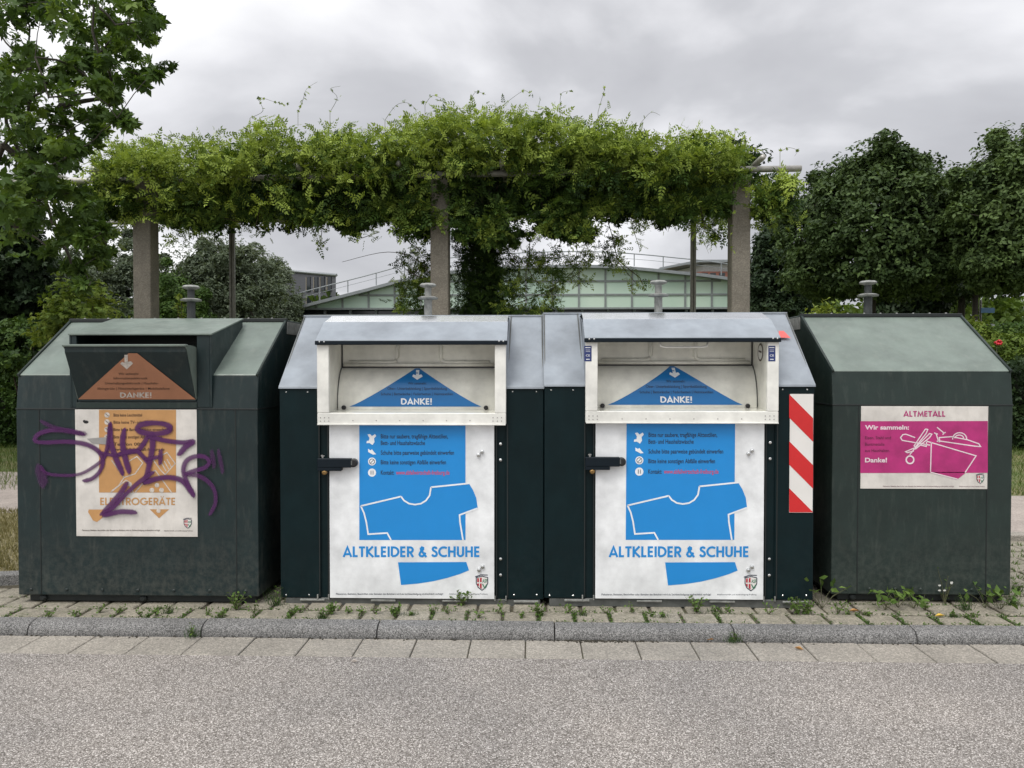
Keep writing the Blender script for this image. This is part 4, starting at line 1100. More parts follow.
def rose(px, py, Y, r, label):
    c = at(px, py, Y); mb = MB(); 
    for i in range(14):
        a = random.uniform(0, 6.28); q = r*random.uniform(.1, .75); t = bmesh.new(); bmesh.ops.create_icosphere(t, subdivisions=1, radius=r*.45)
        t.transform(Matrix.Translation((c.x+q*math.cos(a), c.y+random.uniform(-.5, .5)*r, c.z+q*.6*math.sin(a)))@Matrix.Diagonal((1, 1, .6, 1))); mb.add(t)
    mb.tube([(c.x, c.y+.05, c.z), (c.x+.03, c.y+.1, .3)], .006, 5, True, 1)
    return mb
ro = rose(998.5, 342.5, 14.9, .085, ''); o = ro.build('rose_bloom', [M['rose'], M['tendril']]); tag(o, 'bright red rose bloom above the hedge beside the slim trunk', 'flower')

# far mass of trees closing the view
n = 18000; xs = np.concatenate([rng.uniform(-95, -20, n//2), rng.uniform(22, 100, n//2)]); ys = 75+rng.uniform(0, 8, n)
hh = 9.0+1.2*np.sin(xs*.35)+.8*np.sin(xs*.9+1); P_ = np.stack([xs, ys, rng.uniform(0, 1, n)**.8*hh], 1)
o = leaves('distant_wood', P_, .9, M['leaf_bush'], .2, T_CLUMP); tag(o, 'soft line of distant trees on the horizon', 'wood', kind='stuff')

# ------------------------------------------------------------------ pergola
YP = 12.8; YR = 16.3
pg = thing('pergola', 'pergola of concrete posts and steel pipes carrying the climbing vine', 'pergola', (at(442, 300, YP).x, YP, 0))
zt = at(442, 176, YP).z
for px in (146.5, 440.5, 738.5):
    x = at(px+ (0), 300, YP).x; wv = .148
    MB().box(x-wv, x+wv, YP-.15, YP+.15, -.1, zt-.06, .012).build('concrete_post', M['concrete'], pg)
for px in (232.5, 693):
    c = at(px, 300, YR)
    mb = MB(); mb.box(c.x-.055, c.x-.008, YR-.04, YR+.04, -.1, zt, .004); mb.box(c.x+.008, c.x+.055, YR-.04, YR+.04, -.1, zt, .004); mb.box(c.x-.01, c.x+.01, YR-.02, YR+.02, -.1, zt-.1)
    mb.build('steel_post', M['steel_dark'], pg)
a = at(48, 181.5, YP-.05); b = at(801, 168.5, YP-.05)
MB().tube([a-(b-a)*.35, a, b], .052, 14).build('front_pipe', M['steel'], pg, True)
zf = lambda x: a.z+(b.z-a.z)*(x-a.x)/(b.x-a.x)
MB().tube([(a.x-2, YR, zf(a.x-2)), (b.x, YR, zf(b.x))], .052, 14).build('rear_pipe', M['steel'], pg, True)
x0_ = a.x+.15
for k in range(17):
    x = x0_+k*.83-.83
    if x > b.x-.3: break
    MB().tube([(x, YP-.42, zf(x)+.10), (x, YR+.42, zf(x)+.10)], .045, 10).build('cross_pipe', M['steel'], pg, True)

# ------------------------------------------------------------------ vine
vn = thing('climbing_vine', 'dense green climbing vine covering the top of the pergola', 'climber', (at(470, 300, YP).x, YP+.4, 0))
tp = [(60, 182), (80, 164), (100, 154), (130, 144), (170, 145), (200, 143), (230, 148), (255, 130), (275, 124), (300, 138), (340, 131), (380, 134), (410, 127), (440, 114), (480, 117), (520, 115), (555, 115), (600, 124), (640, 135), (680, 136), (720, 138), (750, 149), (778, 158), (800, 184)]
bt = [(60, 205), (85, 224), (100, 212), (122, 222), (138, 204), (158, 202), (172, 224), (200, 222), (225, 208), (260, 202), (285, 214), (300, 222), (330, 208), (350, 226), (370, 210), (400, 216), (418, 232), (430, 204), (454, 202), (466, 232), (495, 236), (520, 204), (535, 206), (552, 232), (580, 236), (600, 206), (640, 204), (670, 220), (700, 204), (718, 212), (728, 194), (750, 192), (765, 214), (785, 208), (800, 186)]
tpx, tpy = zip(*tp); bpx, bpy_ = zip(*bt)
def prof_at(px, which):
    return np.interp(px, tpx, tpy) if which == 't' else np.interp(px, bpx, bpy_)
def clump_leaves(ctrs, rads, per, size, tints, up=.45, droop=None, name='foliage', mat='leaf_vine', tpl=T_PINN, parent=None, sq=.75):
    k = len(ctrs); C_ = np.repeat(np.array(ctrs), per, 0); r_ = np.repeat(np.array(rads), per)
    d = unit(rng.normal(size=C_.shape)); q = rng.uniform(.3, 1, len(C_))**.5
    P_ = C_+d*(r_*q)[:, None]*np.array([1, 1, sq])
    return leaves(name, P_, size, M[mat], np.clip(np.repeat(np.array(tints), per), 0, 1), tpl, parent, up, nrm=d*.6)
ctr = []; rad = []; tin = []; ct2 = []; rd2 = []; tn2 = []
def dens(px):      # thinner towards the left end, fullest round the middle post
    return np.interp(px, [60, 110, 200, 330, 420, 620, 700, 800], [.45, .6, .7, .85, 1, 1, .9, .7])
for _ in range(1150):       # front curtain of feathery sprays
    px = random.uniform(62, 792)
    if random.random() > dens(px): continue
    ty, by = prof_at(px, 't'), prof_at(px, 'b'); s = random.random()
    Y = YP-.40+random.uniform(-.28, .25)+.30*abs(2*s-1); py = ty+7+(by-ty-16)*s
    if px < 335 and 172 < py < 188 and random.random() < .85: continue
    if px > 740 and 156 < py < 179: continue
    if s > .50 and random.random() < .72: continue
    ct2.append(tuple(at(px, py, Y))); rd2.append(random.uniform(.06, .20)); tn2.append(random.gauss(.68 if s < .5 else .42, .2))  # tint drops in the lower half, painting shade into the leaves
for _ in range(620):       # top
    px = random.uniform(75, 785); Y = random.uniform(YP-.3, YR+.3); z = at(px, prof_at(px, 't')+9, YP-.3).z
    x = at(px, 200, YP).x; ct2.append((x, Y, z-.30+random.uniform(-.20, .08)+.08*math.sin(px*.13+Y*3))); rd2.append(random.uniform(.08, .22)); tn2.append(random.gauss(.7, .18))
for _ in range(1500):       # underside and inside, shade painted in with a very dark leaf tint
    px = random.uniform(70, 770); x = at(px, 200, YP).x; Y = random.uniform(YP+.05, YR+.3)
    if random.random() > dens(px)+.15: continue
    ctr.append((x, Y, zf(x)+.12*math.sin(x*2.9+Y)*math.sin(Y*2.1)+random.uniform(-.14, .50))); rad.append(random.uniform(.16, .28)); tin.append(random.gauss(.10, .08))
lobes = [(105, 210, 14), (132, 214, 12), (178, 220, 13), (205, 222, 14), (240, 206, 9), (288, 212, 10), (312, 216, 11), (350, 224, 14), (383, 214, 10), (412, 230, 14), (422, 222, 12), (474, 232, 20), (500, 238, 16), (553, 228, 13), (578, 232, 15), (566, 218, 16), (606, 208, 9), (640, 205, 9), (668, 218, 10), (690, 208, 8), (716, 208, 9), (766, 210, 12), (782, 204, 10)]
for lx, ly, lr in lobes:       # hanging lobes at the front edge
    for _ in range(int(lr*1.7)):
        px = lx+random.gauss(0, lr*.55); py = ly-abs(random.gauss(0, lr*1.0))+lr*.45; ctr.append(tuple(at(px, py, YP+random.uniform(-.25, .9)))); rad.append(random.uniform(.05, .14)); tin.append(random.gauss(.32, .14))
    for _ in range(int(lr*.7)):
        px = lx+random.gauss(0, lr*.7); ct2.append(tuple(at(px, ly-abs(random.gauss(0, lr))+lr*.2, YP-.3))); rd2.append(random.uniform(.05, .13)); tn2.append(random.gauss(.5, .2))
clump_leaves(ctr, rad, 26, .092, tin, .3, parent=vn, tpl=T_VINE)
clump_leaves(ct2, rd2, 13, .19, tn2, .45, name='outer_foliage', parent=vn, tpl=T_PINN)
# bright young shoots standing out along the top and front
pts = []; tt = []; shoots = MB()
for _ in range(620):
    px = random.uniform(92, 796); ty = prof_at(px, 't'); fr = random.random()
    if px < 330 and random.random() < .12: py = random.uniform(175, 215)
    else: py = ty+random.uniform(2, 50)*fr*fr+4
    p0 = Vector(at(px, py+6, YP-.65+random.uniform(-.12, .25))); p0 = p0 if fr > .35 else Vector(at(px, ty+4, YP+random.uniform(-.5, 1.5)))
    if px > 735 and 150 < py < 186: continue
    d = Vector((random.gauss(0, .6), random.gauss(-.5, .4), random.gauss(.55, .5))).normalized(); L = random.uniform(.15, .48)
    for k in range(7):
        s = k/6; p = p0+d*L*s+Vector((0, 0, -.35*L*s*s)); pts.append(tuple(p)); tt.append(random.gauss(.85, .12))
    shoots.tube([p0-d*.1, p0+d*L*.5+Vector((0, 0, -.09*L)), p0+d*L+Vector((0, 0, -.35*L))], [.006, .004, .002], 4, False)
leaves('young_leaves', np.array(pts), .16, M['leaf_vine'], np.array(tt), T_PINN, vn, .5)
# hanging strands: pixel polylines at their own depth, leaves along them
strands = [([(600, 195), (612, 235), (618, 262), (640, 288)], 13.4, 26, .7), ([(640, 205), (632, 225), (640, 250)], 12.6, 12, .75), ([(700, 205), (705, 228), (698, 245)], 12.6, 10, .8), ([(672, 205), (668, 232)], 12.7, 8, .6),
  ([(300, 205), (310, 222), (318, 240)], 12.7, 10, .75), ([(318, 212), (322, 230), (320, 250)], 12.8, 8, .7), ([(262, 200), (256, 225), (262, 238)], 12.8, 9, .7), ([(212, 215), (240, 222), (250, 232)], 12.6, 10, .7),
  ([(345, 200), (352, 225), (362, 238), (380, 232)], 12.6, 20, .75), ([(400, 205), (395, 228), (412, 245), (425, 252)], 12.7, 22, .6), ([(540, 190), (545, 225), (536, 240)], 13, 14, .4), ([(575, 195), (580, 225), (575, 242)], 13.2, 14, .4),
  ([(560, 200), (566, 235), (548, 262)], 13.4, 20, .55), ([(590, 250), (570, 275), (548, 288), (520, 298)], 13.6, 14, .7), ([(620, 262), (640, 278), (645, 290)], 13.4, 12, .75), ([(780, 185), (790, 205), (800, 222)], 12.6, 14, .8), ([(762, 190), (775, 212), (770, 228)], 12.7, 12, .7),
  ([(130, 200), (120, 222), (112, 238)], 12.7, 12, .7), ([(175, 195), (182, 220), (176, 236)], 12.6, 12, .7), ([(505, 220), (530, 240), (528, 270), (545, 292)], 13.1, 26, .5), ([(445, 215), (420, 250), (408, 285), (398, 305)], 13.1, 30, .55), ([(450, 230), (415, 272), (420, 300)], 13.2, 26, .6),
  ([(500, 240), (520, 265), (515, 300)], 13.3, 30, .55), ([(640, 206), (655, 215), (668, 212)], 12.7, 10, .6)]
pts = []; tt = []; sm = MB()
for P2, Y, k, tv in strands:
    W = [Vector(at(p[0], p[1], Y+random.uniform(-.1, .1))) for p in P2]
    sm.tube(W, [.007]*(len(W)-1)+[.003], 4, False)
    seg = len(W)-1
    for i in range(k*2):
        s = random.random()**.8*seg; j = min(int(s), seg-1); p = W[j].lerp(W[j+1], s-j); pts.append((p.x+random.gauss(0, .07), p.y+random.gauss(0, .08), p.z+random.gauss(0, .06))); tt.append(random.gauss(tv, .15))
leaves('hanging_leaves', np.array(pts), .13, M['leaf_vine'], np.array(tt), T_PINN, vn, .3)
# leafy column climbing beside the middle post
ctr = []; rad = []; tin = []
for _ in range(600):
    py = random.uniform(205, 345); w_ = 17 if py < 250 else 21; px = 482+random.gauss(0, w_*.6); ctr.append(tuple(at(px, py, 13.6+random.uniform(-.3, .4)))); rad.append(random.uniform(.10, .2)); tin.append(random.gauss(.22, .12))
for _ in range(130):
    py = random.uniform(252, 335); px = random.choice((random.uniform(398, 430), random.uniform(495, 560))); ctr.append(tuple(at(px, py, 13.3+random.uniform(-.3, .4)))); rad.append(random.uniform(.06, .16)); tin.append(random.gauss(.6, .2))
for _ in range(30):
    p = random.random(); px = 550+70*p; py = 285-40*p+random.gauss(0, 9); ctr.append(tuple(at(px, py, 13.4))); rad.append(random.uniform(.04, .1)); tin.append(random.gauss(.6, .2))
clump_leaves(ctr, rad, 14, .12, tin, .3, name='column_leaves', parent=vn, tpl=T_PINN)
for k in range(4):
    x = at(476+k*6, 300, 13.7).x; sm.tube([(x, 13.7+.08*k, 0), (x+.05*math.sin(k), 13.75, 1.5), (x-.06, 13.65, 3), (x+.02*k, 13.6, zf(x))], [.035, .03, .028, .02], 6, False)
for P2, Y in (([(505, 308), (545, 292), (580, 272), (588, 262)], 13.4), ([(500, 300), (520, 285), (548, 262)], 13.5), ([(440, 292), (420, 262), (388, 252), (342, 262)], 13.0), ([(440, 285), (410, 272), (395, 258)], 13.0)):
    Q = smooth2(P2); sm.tube([at(p[0], p[1], Y) for p in Q], [.009-.006*i/len(Q) for i in range(len(Q))], 5, False)
sm.build('stems', M['stem'], vn, True)
td = MB(); tl = []
for P2 in ([(298, 112), (305, 95), (310, 80), (325, 70)], [(250, 118), (268, 108), (262, 90), (285, 96), (300, 100)], [(330, 112), (340, 92), (330, 80), (345, 76)], [(500, 108), (520, 92), (535, 84), (545, 92)], [(560, 108), (562, 88), (575, 84)],
           [(598, 112), (605, 88), (608, 78)], [(640, 124), (655, 108), (668, 112)], [(780, 152), (792, 146), (804, 150), (800, 158)], [(470, 102), (478, 88), (492, 92)], [(385, 120), (400, 100), (415, 96), (425, 102)], [(735, 128), (742, 138), (752, 140)], [(425, 105), (435, 92), (448, 96)],
           [(318, 220), (318, 260)], [(735, 208), (728, 250), (734, 268)], [(262, 210), (260, 240), (266, 244)], [(700, 232), (712, 262)], [(605, 225), (625, 240), (640, 252)]):
    Y0_ = YP-.3+random.uniform(-.2, .3); Q = smooth2(P2)
    Q = [Vector((Q[0].x, Q[0].y+(14 if Q[0].y < 160 else 0)))]+[Q[0].lerp(q, .72) for q in Q]
    tl += [tuple(at(p[0]+random.gauss(0, 1), p[1]+random.gauss(0, 1), Y0_)) for p in Q[2:] if random.random() < .45]
    td.tube([at(p[0], p[1], Y0_+.1*math.sin(i*.5)) for i, p in enumerate(Q)], [.0045-.003*i/len(Q) for i in range(len(Q))], 4, False)
td.parts('tendril', M['tendril'], vn, True)
leaves('tendril_leaves', np.array(tl), .055, M['leaf_vine'], .75, T_VINE, vn, .4)

# ------------------------------------------------------------------ maple reaching in from the left
mp = thing('maple_tree', 'maple reaching in from the upper left with dark lobed leaves', 'tree', (-8.6, 9.0, 0))
cl = [(10, 12, 40), (50, 8, 34), (95, 10, 28), (140, 6, 20), (28, 50, 34), (75, 40, 30), (112, 48, 26), (132, 62, 18), (148, 76, 11), (45, 85, 26), (85, 82, 20), (106, 100, 14), (120, 118, 9), (15, 100, 30), (60, 118, 20), (90, 118, 12), (20, 140, 30), (55, 155, 26), (10, 185, 34), (50, 190, 26), (85, 150, 14), (100, 132, 10),
      (25, 218, 28), (60, 222, 20), (92, 205, 16), (85, 240, 12), (60, 248, 12), (104, 228, 8), (96, 258, 9), (76, 270, 9), (108, 250, 6), (88, 285, 7), (142, 40, 11), (152, 20, 9), (5, 60, 30), (20, 120, 26), (40, 170, 26), (10, 215, 26), (30, 195, 24), (70, 62, 18), (98, 66, 16), (32, 178, 22), (120, 28, 20), (62, 140, 18), (104, 88, 14), (30, 12, 26), (70, 205, 20)]
ctr = []; rad = []; tin = []; nodes = []
for px, py, r_ in cl:
    for k in range(3):
        Y = random.uniform(7.3, 9.8); q = at(px+random.gauss(0, r_*.35), py+random.gauss(0, r_*.3), Y); nodes.append(tuple(q))
        for j in range(2):
            qq = at(px+random.gauss(0, r_*.55), py+random.gauss(0, r_*.45), Y+random.uniform(-.3, .3)); ctr.append(tuple(qq)); rad.append(r_*Y/770*.55); tin.append(random.gauss(.45, .16))
for _ in range(90):       # crown outside the picture so the tree is whole
    a_ = random.uniform(0, 6.28); q = random.uniform(.5, 2.4); ctr.append((-8.6+q*math.cos(a_)*.9-.6, 9.4+q*math.sin(a_), random.uniform(2.8, 7.2))); rad.append(.38); tin.append(random.gauss(.4, .15))
clump_leaves(ctr, rad, 16, .100, tin, .55, name='crown', mat='leaf_maple', tpl=T_MAPLE, parent=mp, sq=.6)
tr = MB(); tr.tube([(-8.6, 9, -.1), (-8.55, 9, 1.0), (-8.7, 9.05, 2.2), (-8.6, 9.1, 3.4), (-8.5, 9.2, 5.2)], [.24, .19, .17, .14, .07], 12); tr.build('trunk', M['bark'], mp, True)
lb = MB()
for pts_, rd in grow(Vector((-8.6, 9.1, 3.2)), nodes, .075, .55, .005): lb.tube(pts_, rd, 5, False)
lb.build('limbs', M['bark'], mp, True)
# thicket under it, leaf colour darkened for the shade below the maple
th = thing('thicket', 'very dark leafy thicket at the left edge below the maple', 'thicket', (-9.6, 14.6, 0))
ctr = []; rad = []; tin = []
for _ in range(420):
    px = random.uniform(-60, 58)*1.0; py = random.uniform(222, 352); 
    if px > 60-(340-py)*.18: continue
    ctr.append(tuple(at(px, py, random.uniform(13.8, 15.4)))); rad.append(random.uniform(.16, .32)); tin.append(random.gauss(.3, .12))
clump_leaves(ctr, rad, 30, .12, tin, .4, name='foliage', mat='leaf_hedge', tpl=T_MAPLE, parent=th)
mb = MB()
for k in range(4): x = -10.2+.4*k; mb.tube([(x, 15.0, 0), (x+.1, 15.0, 1.6), (x-.1, 14.8, 3.2)], [.04, .03, .01], 6, False)
mb.build('stems', M['stem'], th, True)

# ------------------------------------------------------------------ buildings
YB = 42.0
gh = thing('glass_hall', 'long hall faced in pale green glass under a curved roof with a railing', 'hall', (at(560, 320, YB).x, YB+6, 0))
rp = [(232, 327), (269, 318), (317, 305), (368, 292), (399, 283.5), (440, 275.5), (480, 271.5), (500, 270.5), (540, 268.8), (573, 268.2), (600, 268.6), (626, 270), (650, 272), (679, 275), (700, 277), (722, 280), (760, 287), (800, 297)]
RP = [at(x, y, YB) for x, y in rp]
xs_ = [p.x for p in RP]; zs_ = [p.z for p in RP]
ztop = lambda x: float(np.interp(x, xs_, zs_))
mb = MB(); n = len(RP)
pro = [(p.x, p.z) for p in RP]
low = at(500, 309, YB).z
mb2_ = bmesh.new()
def slab(poly_xz, y0, y1):
    t = bmesh.new(); a = [t.verts.new((x, y0, z)) for x, z in poly_xz]; b = [t.verts.new((x, y1, z)) for x, z in poly_xz]
    t.faces.new(a); t.faces.new(b[::-1]); k = len(poly_xz)
    for i in range(k): t.faces.new((a[i], b[i], b[(i+1) % k], a[(i+1) % k]))
    bmesh.ops.recalc_face_normals(t, faces=t.faces); return t
xa_, xb_ = pro[0][0], pro[-1][0]
upper = [(xa_, low)]+[(x, z) for x, z in pro if z > low]+[(xb_, low)]
m_ = MB(); m_.add(slab([p for p in upper], YB, YB+12)); m_.build('glass_front', M['glass'], gh)
m_ = MB(); m_.box(xa_+.2, xb_-.2, YB+.5, YB+11.5, -.1, low-.01); m_.build('ground_floor', M['dark_glass'], gh)
m_ = MB()
for q in stroke2d(pro, .16): m_.add(slab([(p.x, p.y+.06) for p in q], YB-.5, YB+12.4))
m_.build('roof', M['roofmetal'], gh)
m_ = MB(); xx = xa_+.4; pitch = 26.3*YB/770; i_ = 0
while xx < xb_:
    zt_ = ztop(xx)
    if zt_ > low+.1: m_.box(xx-.05, xx+.05, YB-.06, YB+.02, low, zt_, 0)
    xx += pitch; i_ += 1
for py in (308.5, 295, 281.5):
    z = at(500, py, YB).z; xl_ = [x for x in np.linspace(xa_, xb_, 300) if ztop(x) > z+.05]
    m_.box(min(xl_), max(xl_), YB-.05, YB+.03, z-.05, z+.05)
m_.build('mullions', M['mullion'], gh)
m_ = MB(); xx = xa_+.8
while xx < xb_: m_.box(xx-.06, xx+.06, YB+.3, YB+.52, -.05, low-.02); xx += 1.42
m_.box(xa_, xb_, YB-.3, YB+.2, low-.42, low-.30); m_.parts('pillar', M['mullion'], gh)
m_ = MB(); h_ = .56
yy_ = YB-.3
for dz in (.30+h_,): m_.tube([(x, yy_, z+dz) for x, z in pro], .03, 6)
m_.tube([(x, yy_, z+.30+h_*.5) for x, z in pro], .012, 5)
xx = xa_+.3
while xx < xb_: m_.box(xx-.025, xx+.025, yy_-.02, yy_+.02, ztop(xx)+.2, ztop(xx)+.30+h_); xx += 1.55
m_.build('roof_railing', M['roofmetal'], gh)

def block(name, label, pts_px, Y, depth, mat, roofmat, z_eave_l, z_eave_r): pass
YG = 75.0
gb = thing('apartment_block', 'dark grey flat roofed block with narrow windows behind the willows', 'building', (at(305, 300, YG).x, YG+5, 0))
A_ = at(262, 265, YG+7); B_ = at(336, 276, YG); 
t = bmesh.new(); pts3 = [(A_.x-4, YG+9), (at(336, 300, YG).x, YG), (at(334, 300, YG+14).x, YG+14), (A_.x-4, YG+18)]
zz = at(336, 276, YG).z; zz2 = zz
za = at(275, 267, YG+7).z
m_ = MB(); b4_ = [m_.bm.verts.new((x, y, -.1)) for x, y in pts3]; t4_ = [m_.bm.verts.new((x, y, z)) for (x, y), z in zip(pts3, (za+.35, zz, zz, za+.35))]
m_.bm.faces.new(b4_[::-1]); m_.bm.faces.new(t4_)
for i in range(4): m_.bm.faces.new((b4_[i], b4_[(i+1) % 4], t4_[(i+1) % 4], t4_[i]))
m_.build('wall', M['greybrick'], gb)
m_ = MB(); e = [(x, y) for x, y in pts3]; m_.tube([(e[0][0], e[0][1]-.1, za+.42), (e[1][0]+.1, e[1][1]-.1, zz+.06)], .16, 4); m_.build('roof_edge', M['roofmetal'], gb)
p0 = Vector((pts3[1][0], pts3[1][1], 0)); p1 = Vector((pts3[0][0], pts3[0][1], 0)); dd = (p1-p0).normalized(); ln = (p1-p0).length
def wallpt(px):      # where the pixel column crosses the wall plane
    best = min(np.linspace(0, ln, 400), key=lambda s: abs(at(px, 300, (p0+dd*s).y).x-(p0+dd*s).x)); return best
for row, (ya, yb2) in enumerate(((277, 291.5), (296, 308))):
    for px in (309, 316.5, 323, 330):
        s = wallpt(px); c = p0+dd*s; Yc = c.y; zt_ = at(px, ya, Yc).z; zb_ = at(px, yb2, Yc).z
        M_ = Matrix.Translation((c.x, c.y-.02, (zt_+zb_)/2))@Matrix.Rotation(math.atan2(dd.y, dd.x), 4, 'Z')
        t = bmesh.new(); bmesh.ops.create_cube(t, size=1); bmesh.ops.scale(t, vec=(.50, .14, zt_-zb_), verts=t.verts); t.transform(M_)
        m_ = MB(); m_.add(t); w_o = m_.build('window', M['dark_glass'], gb)
        t = bmesh.new(); bmesh.ops.create_cube(t, size=1); bmesh.ops.scale(t, vec=(.12, .2, zt_-zb_), verts=t.verts); t.transform(M_@Matrix.Translation((.32, 0, 0))); m_ = MB(); m_.add(t); m_.build('window_panel', M['concrete'], w_o)
YH = 60.0
rb = thing('house', 'red clad house with a pale upper floor and flat grey roof behind the glass hall', 'house', (at(715, 300, YH).x, YH+4, 0))
xl_ = at(680, 300, YH).x; xr_ = at(752, 300, YH).x; xm = at(700, 300, YH).x
MB().prismxy([(xl_, YH+4), (xm, YH), (xr_, YH), (xr_, YH+9), (xl_, YH+9)], -.1, at(700, 271.5, YH).z).build('wall', M['redbrick'], rb)
MB().prismxy([(xl_+.6, YH+4), (xm+.4, YH+.5), (xr_, YH+.5), (xr_, YH+8), (xl_+.6, YH+8)], at(700, 271.5, YH).z, at(700, 263.5, YH).z).build('upper_floor', M['white_wall'], rb)
MB().prismxy([(xl_-.9, YH+4), (xm-.2, YH-.5), (xr_+.4, YH-.5), (xr_+.4, YH+9), (xl_-.9, YH+9)], at(700, 263, YH).z, at(700, 260.6, YH).z).build('roof', M['roofmetal'], rb)
for px in (705, 713, 722):
    x = at(px, 270, YH).x; MB().box(x-.22, x+.22, YH-.04, YH+.1, at(px, 279, YH).z, at(px, 273, YH).z).build('window', M['dark_glass'], rb)

# glimpsed between the trunks at the right
YC = 38
car = thing('parked_car', 'silver car glimpsed beyond the rose bush at the right edge', 'car', (at(1024, 330, YC).x, YC, 0))
cx_ = at(1030, 330, YC).x; zc0 = .02
pr = [(-2.1, .35), (-2.1, .75), (-1.5, .92), (-.8, 1.42), (.7, 1.45), (1.45, .98), (2.05, .85), (2.1, .35)]
t = bmesh.new(); a_v = [t.verts.new((cx_+x, YC-.8, z+zc0)) for x, z in pr]; b_v = [t.verts.new((cx_+x, YC+.8, z+zc0)) for x, z in pr]
t.faces.new(a_v); t.faces.new(b_v[::-1])
for i in range(len(pr)): t.faces.new((a_v[i], b_v[i], b_v[(i+1) % len(pr)], a_v[(i+1) % len(pr)]))
bmesh.ops.recalc_face_normals(t, faces=t.faces); bmesh.ops.bevel(t, geom=t.edges[:], offset=.06, segments=2, profile=.5, affect='EDGES')
m_ = MB(); m_.add(t); m_.build('body', M['carwhite'], car)
m_ = MB(); m_.face([(cx_-1.25, YC-.815, .95), (cx_-.75, YC-.815, 1.34), (cx_+.62, YC-.815, 1.36), (cx_+1.15, YC-.815, .98)]); m_.build('side_window', M['dark_glass'], car)
for dx in (-1.3, 1.3): MB().lathe((cx_+dx, YC-.82, .32), [(.32, -.02), (.32, .0), (.28, .04), (.18, .04), (.16, .02)], 18, 'y').build('wheel', M['black'], car)
YS = 26
sg = thing('sign_post', 'slim grey post with a small blue sign between the trunks at the right', 'sign', (at(980.5, 320, YS).x, YS, 0))
c = at(980.5, 320, YS); MB().tube([(c.x, YS, 0), (c.x, YS, at(980, 300, YS).z)], .04, 8).build('pole', M['steel_dark'], sg)
c2 = at(990, 310, YS); MB().box(c.x-.02, c2.x+.12, YS-.06, YS-.04, at(985, 313, YS).z, at(985, 308, YS).z, .005).build('sign_panel', M['blue_sign'], sg)
c = at(977.5, 330, 24); wbp = MB(); wbp.box(c.x-.05, c.x+.05, 23.95, 24.05, 0, at(977, 320, 24).z, .015); o = wbp.build('bollard', M['white_wall']); tag(o, 'white square bollard between the slim trunks at the right', 'bollard')
lb_ = thing('far_house', 'low pale building with a grey roof seen far off under the right trees', 'building', (at(1020, 320, 70).x, 72, 0))
c = at(1012, 340, 70); MB().box(c.x-1.5, c.x+14, 70, 78, -.1, at(1012, 331, 70).z).build('wall', M['redbrick'], lb_)
MB().box(c.x-2.0, c.x+14.5, 69.5, 78.5, at(1012, 331, 70).z+.01, at(1012, 324, 70).z).build('roof', M['roofmetal'], lb_)

# ------------------------------------------------------------------ weeds, moss, leaves on the paving
def joint_pts(n):
    xs = []; 
    for _ in range(n):
        if random.random() < .5: x = random.uniform(-4, 4.2); y = random.choice((YP1, YK1+.004, YP1+.2))+random.gauss(0, .006)
        else: x = x_off+pw*random.randint(-18, 22)+random.gauss(0, .007); y = random.uniform(YK1, YP1)
        d = .5+.6*math.sin(x*2.3+1)*math.sin(x*5.1)+(.35 if x > 1.6 else 0)+.3*math.sin(37*x_off+int(x/pw)*9.7)
        if random.random() < d: xs.append((x, y, random.uniform(-.006, .006)))
    return np.array(xs)
P_ = joint_pts(9000)
o = leaves('joint_moss', P_, .015, M['leaf_weed'], .35, T_RH, None, .6); tag(o, 'moss and seedlings growing in the joints between paving stones', 'moss', kind='stuff')
weeds = [(75, 614, 5, 's'), (118, 612, 6, 's'), (168, 612, 7, 'g'), (236, 608, 13, 'b'), (192, 635, 9, 'g'), (254, 612, 10, 's'), (275, 604, 15, 'g'), (290, 614, 9, 's'), (332, 612, 9, 'b'), (362, 613, 6, 's'), (395, 614, 8, 'b'), (431, 612, 8, 's'), (462, 604, 13, 'b'), (498, 612, 9, 's'), (540, 614, 9, 'b'), (568, 612, 7, 's'), (632, 612, 8, 's'), (697, 611, 13, 'b'), (748, 604, 22, 'p'), (775, 604, 20, 'p'), (768, 613, 9, 's'),
         (797, 612, 11, 'b'), (806, 612, 11, 'b'), (822, 606, 20, 'B'), (838, 612, 10, 's'), (885, 608, 13, 'B'), (898, 606, 14, 'B'), (913, 607, 12, 'B'), (925, 609, 10, 's'), (945, 602, 26, 'f'), (965, 608, 12, 'g'), (985, 606, 15, 'B'), (1000, 608, 13, 'B'), (1012, 604, 14, 'g'), (735, 640, 8, 'g'), (1018, 590, 8, 'g')]
for px_ in (52, 98, 142, 156, 210, 224, 300, 318, 348, 378, 412, 446, 478, 520, 586, 604, 650, 664, 716, 730, 850, 868, 954, 976): weeds.append((px_+random.uniform(-4, 4), 612.5+random.uniform(-2, 4), random.uniform(3.5, 7), random.choice('ssgs')))
where = ['in the paving joint']*len(weeds)
def near(px):
    for lim, s in ((60, 'left end of the graffiti container'), (140, 'left foot of the graffiti container'), (200, 'middle of the graffiti container'), (262, 'right foot of the graffiti container'), (300, 'gap between graffiti and clothes containers'), (345, 'left edge of the left clothes poster'), (400, 'lower left of the left clothes poster'), (450, 'blue skirt shape of the left clothes poster'), (500, 'crest of the left clothes poster'), (560, 'gap between the two clothes containers'),
                   (610, 'left edge of the right clothes poster'), (670, 'lower left of the right clothes poster'), (730, 'blue skirt shape of the right clothes poster'), (766, 'crest of the right clothes poster'), (790, 'bolts of the right clothes container'), (830, 'gap beside the narrow container'), (900, 'left foot of the narrow container'), (935, 'middle of the narrow container'), (975, 'right part of the narrow container'), (1003, 'right foot of the narrow container'), (2000, 'paving beyond the narrow container')):
        if px < lim: return s
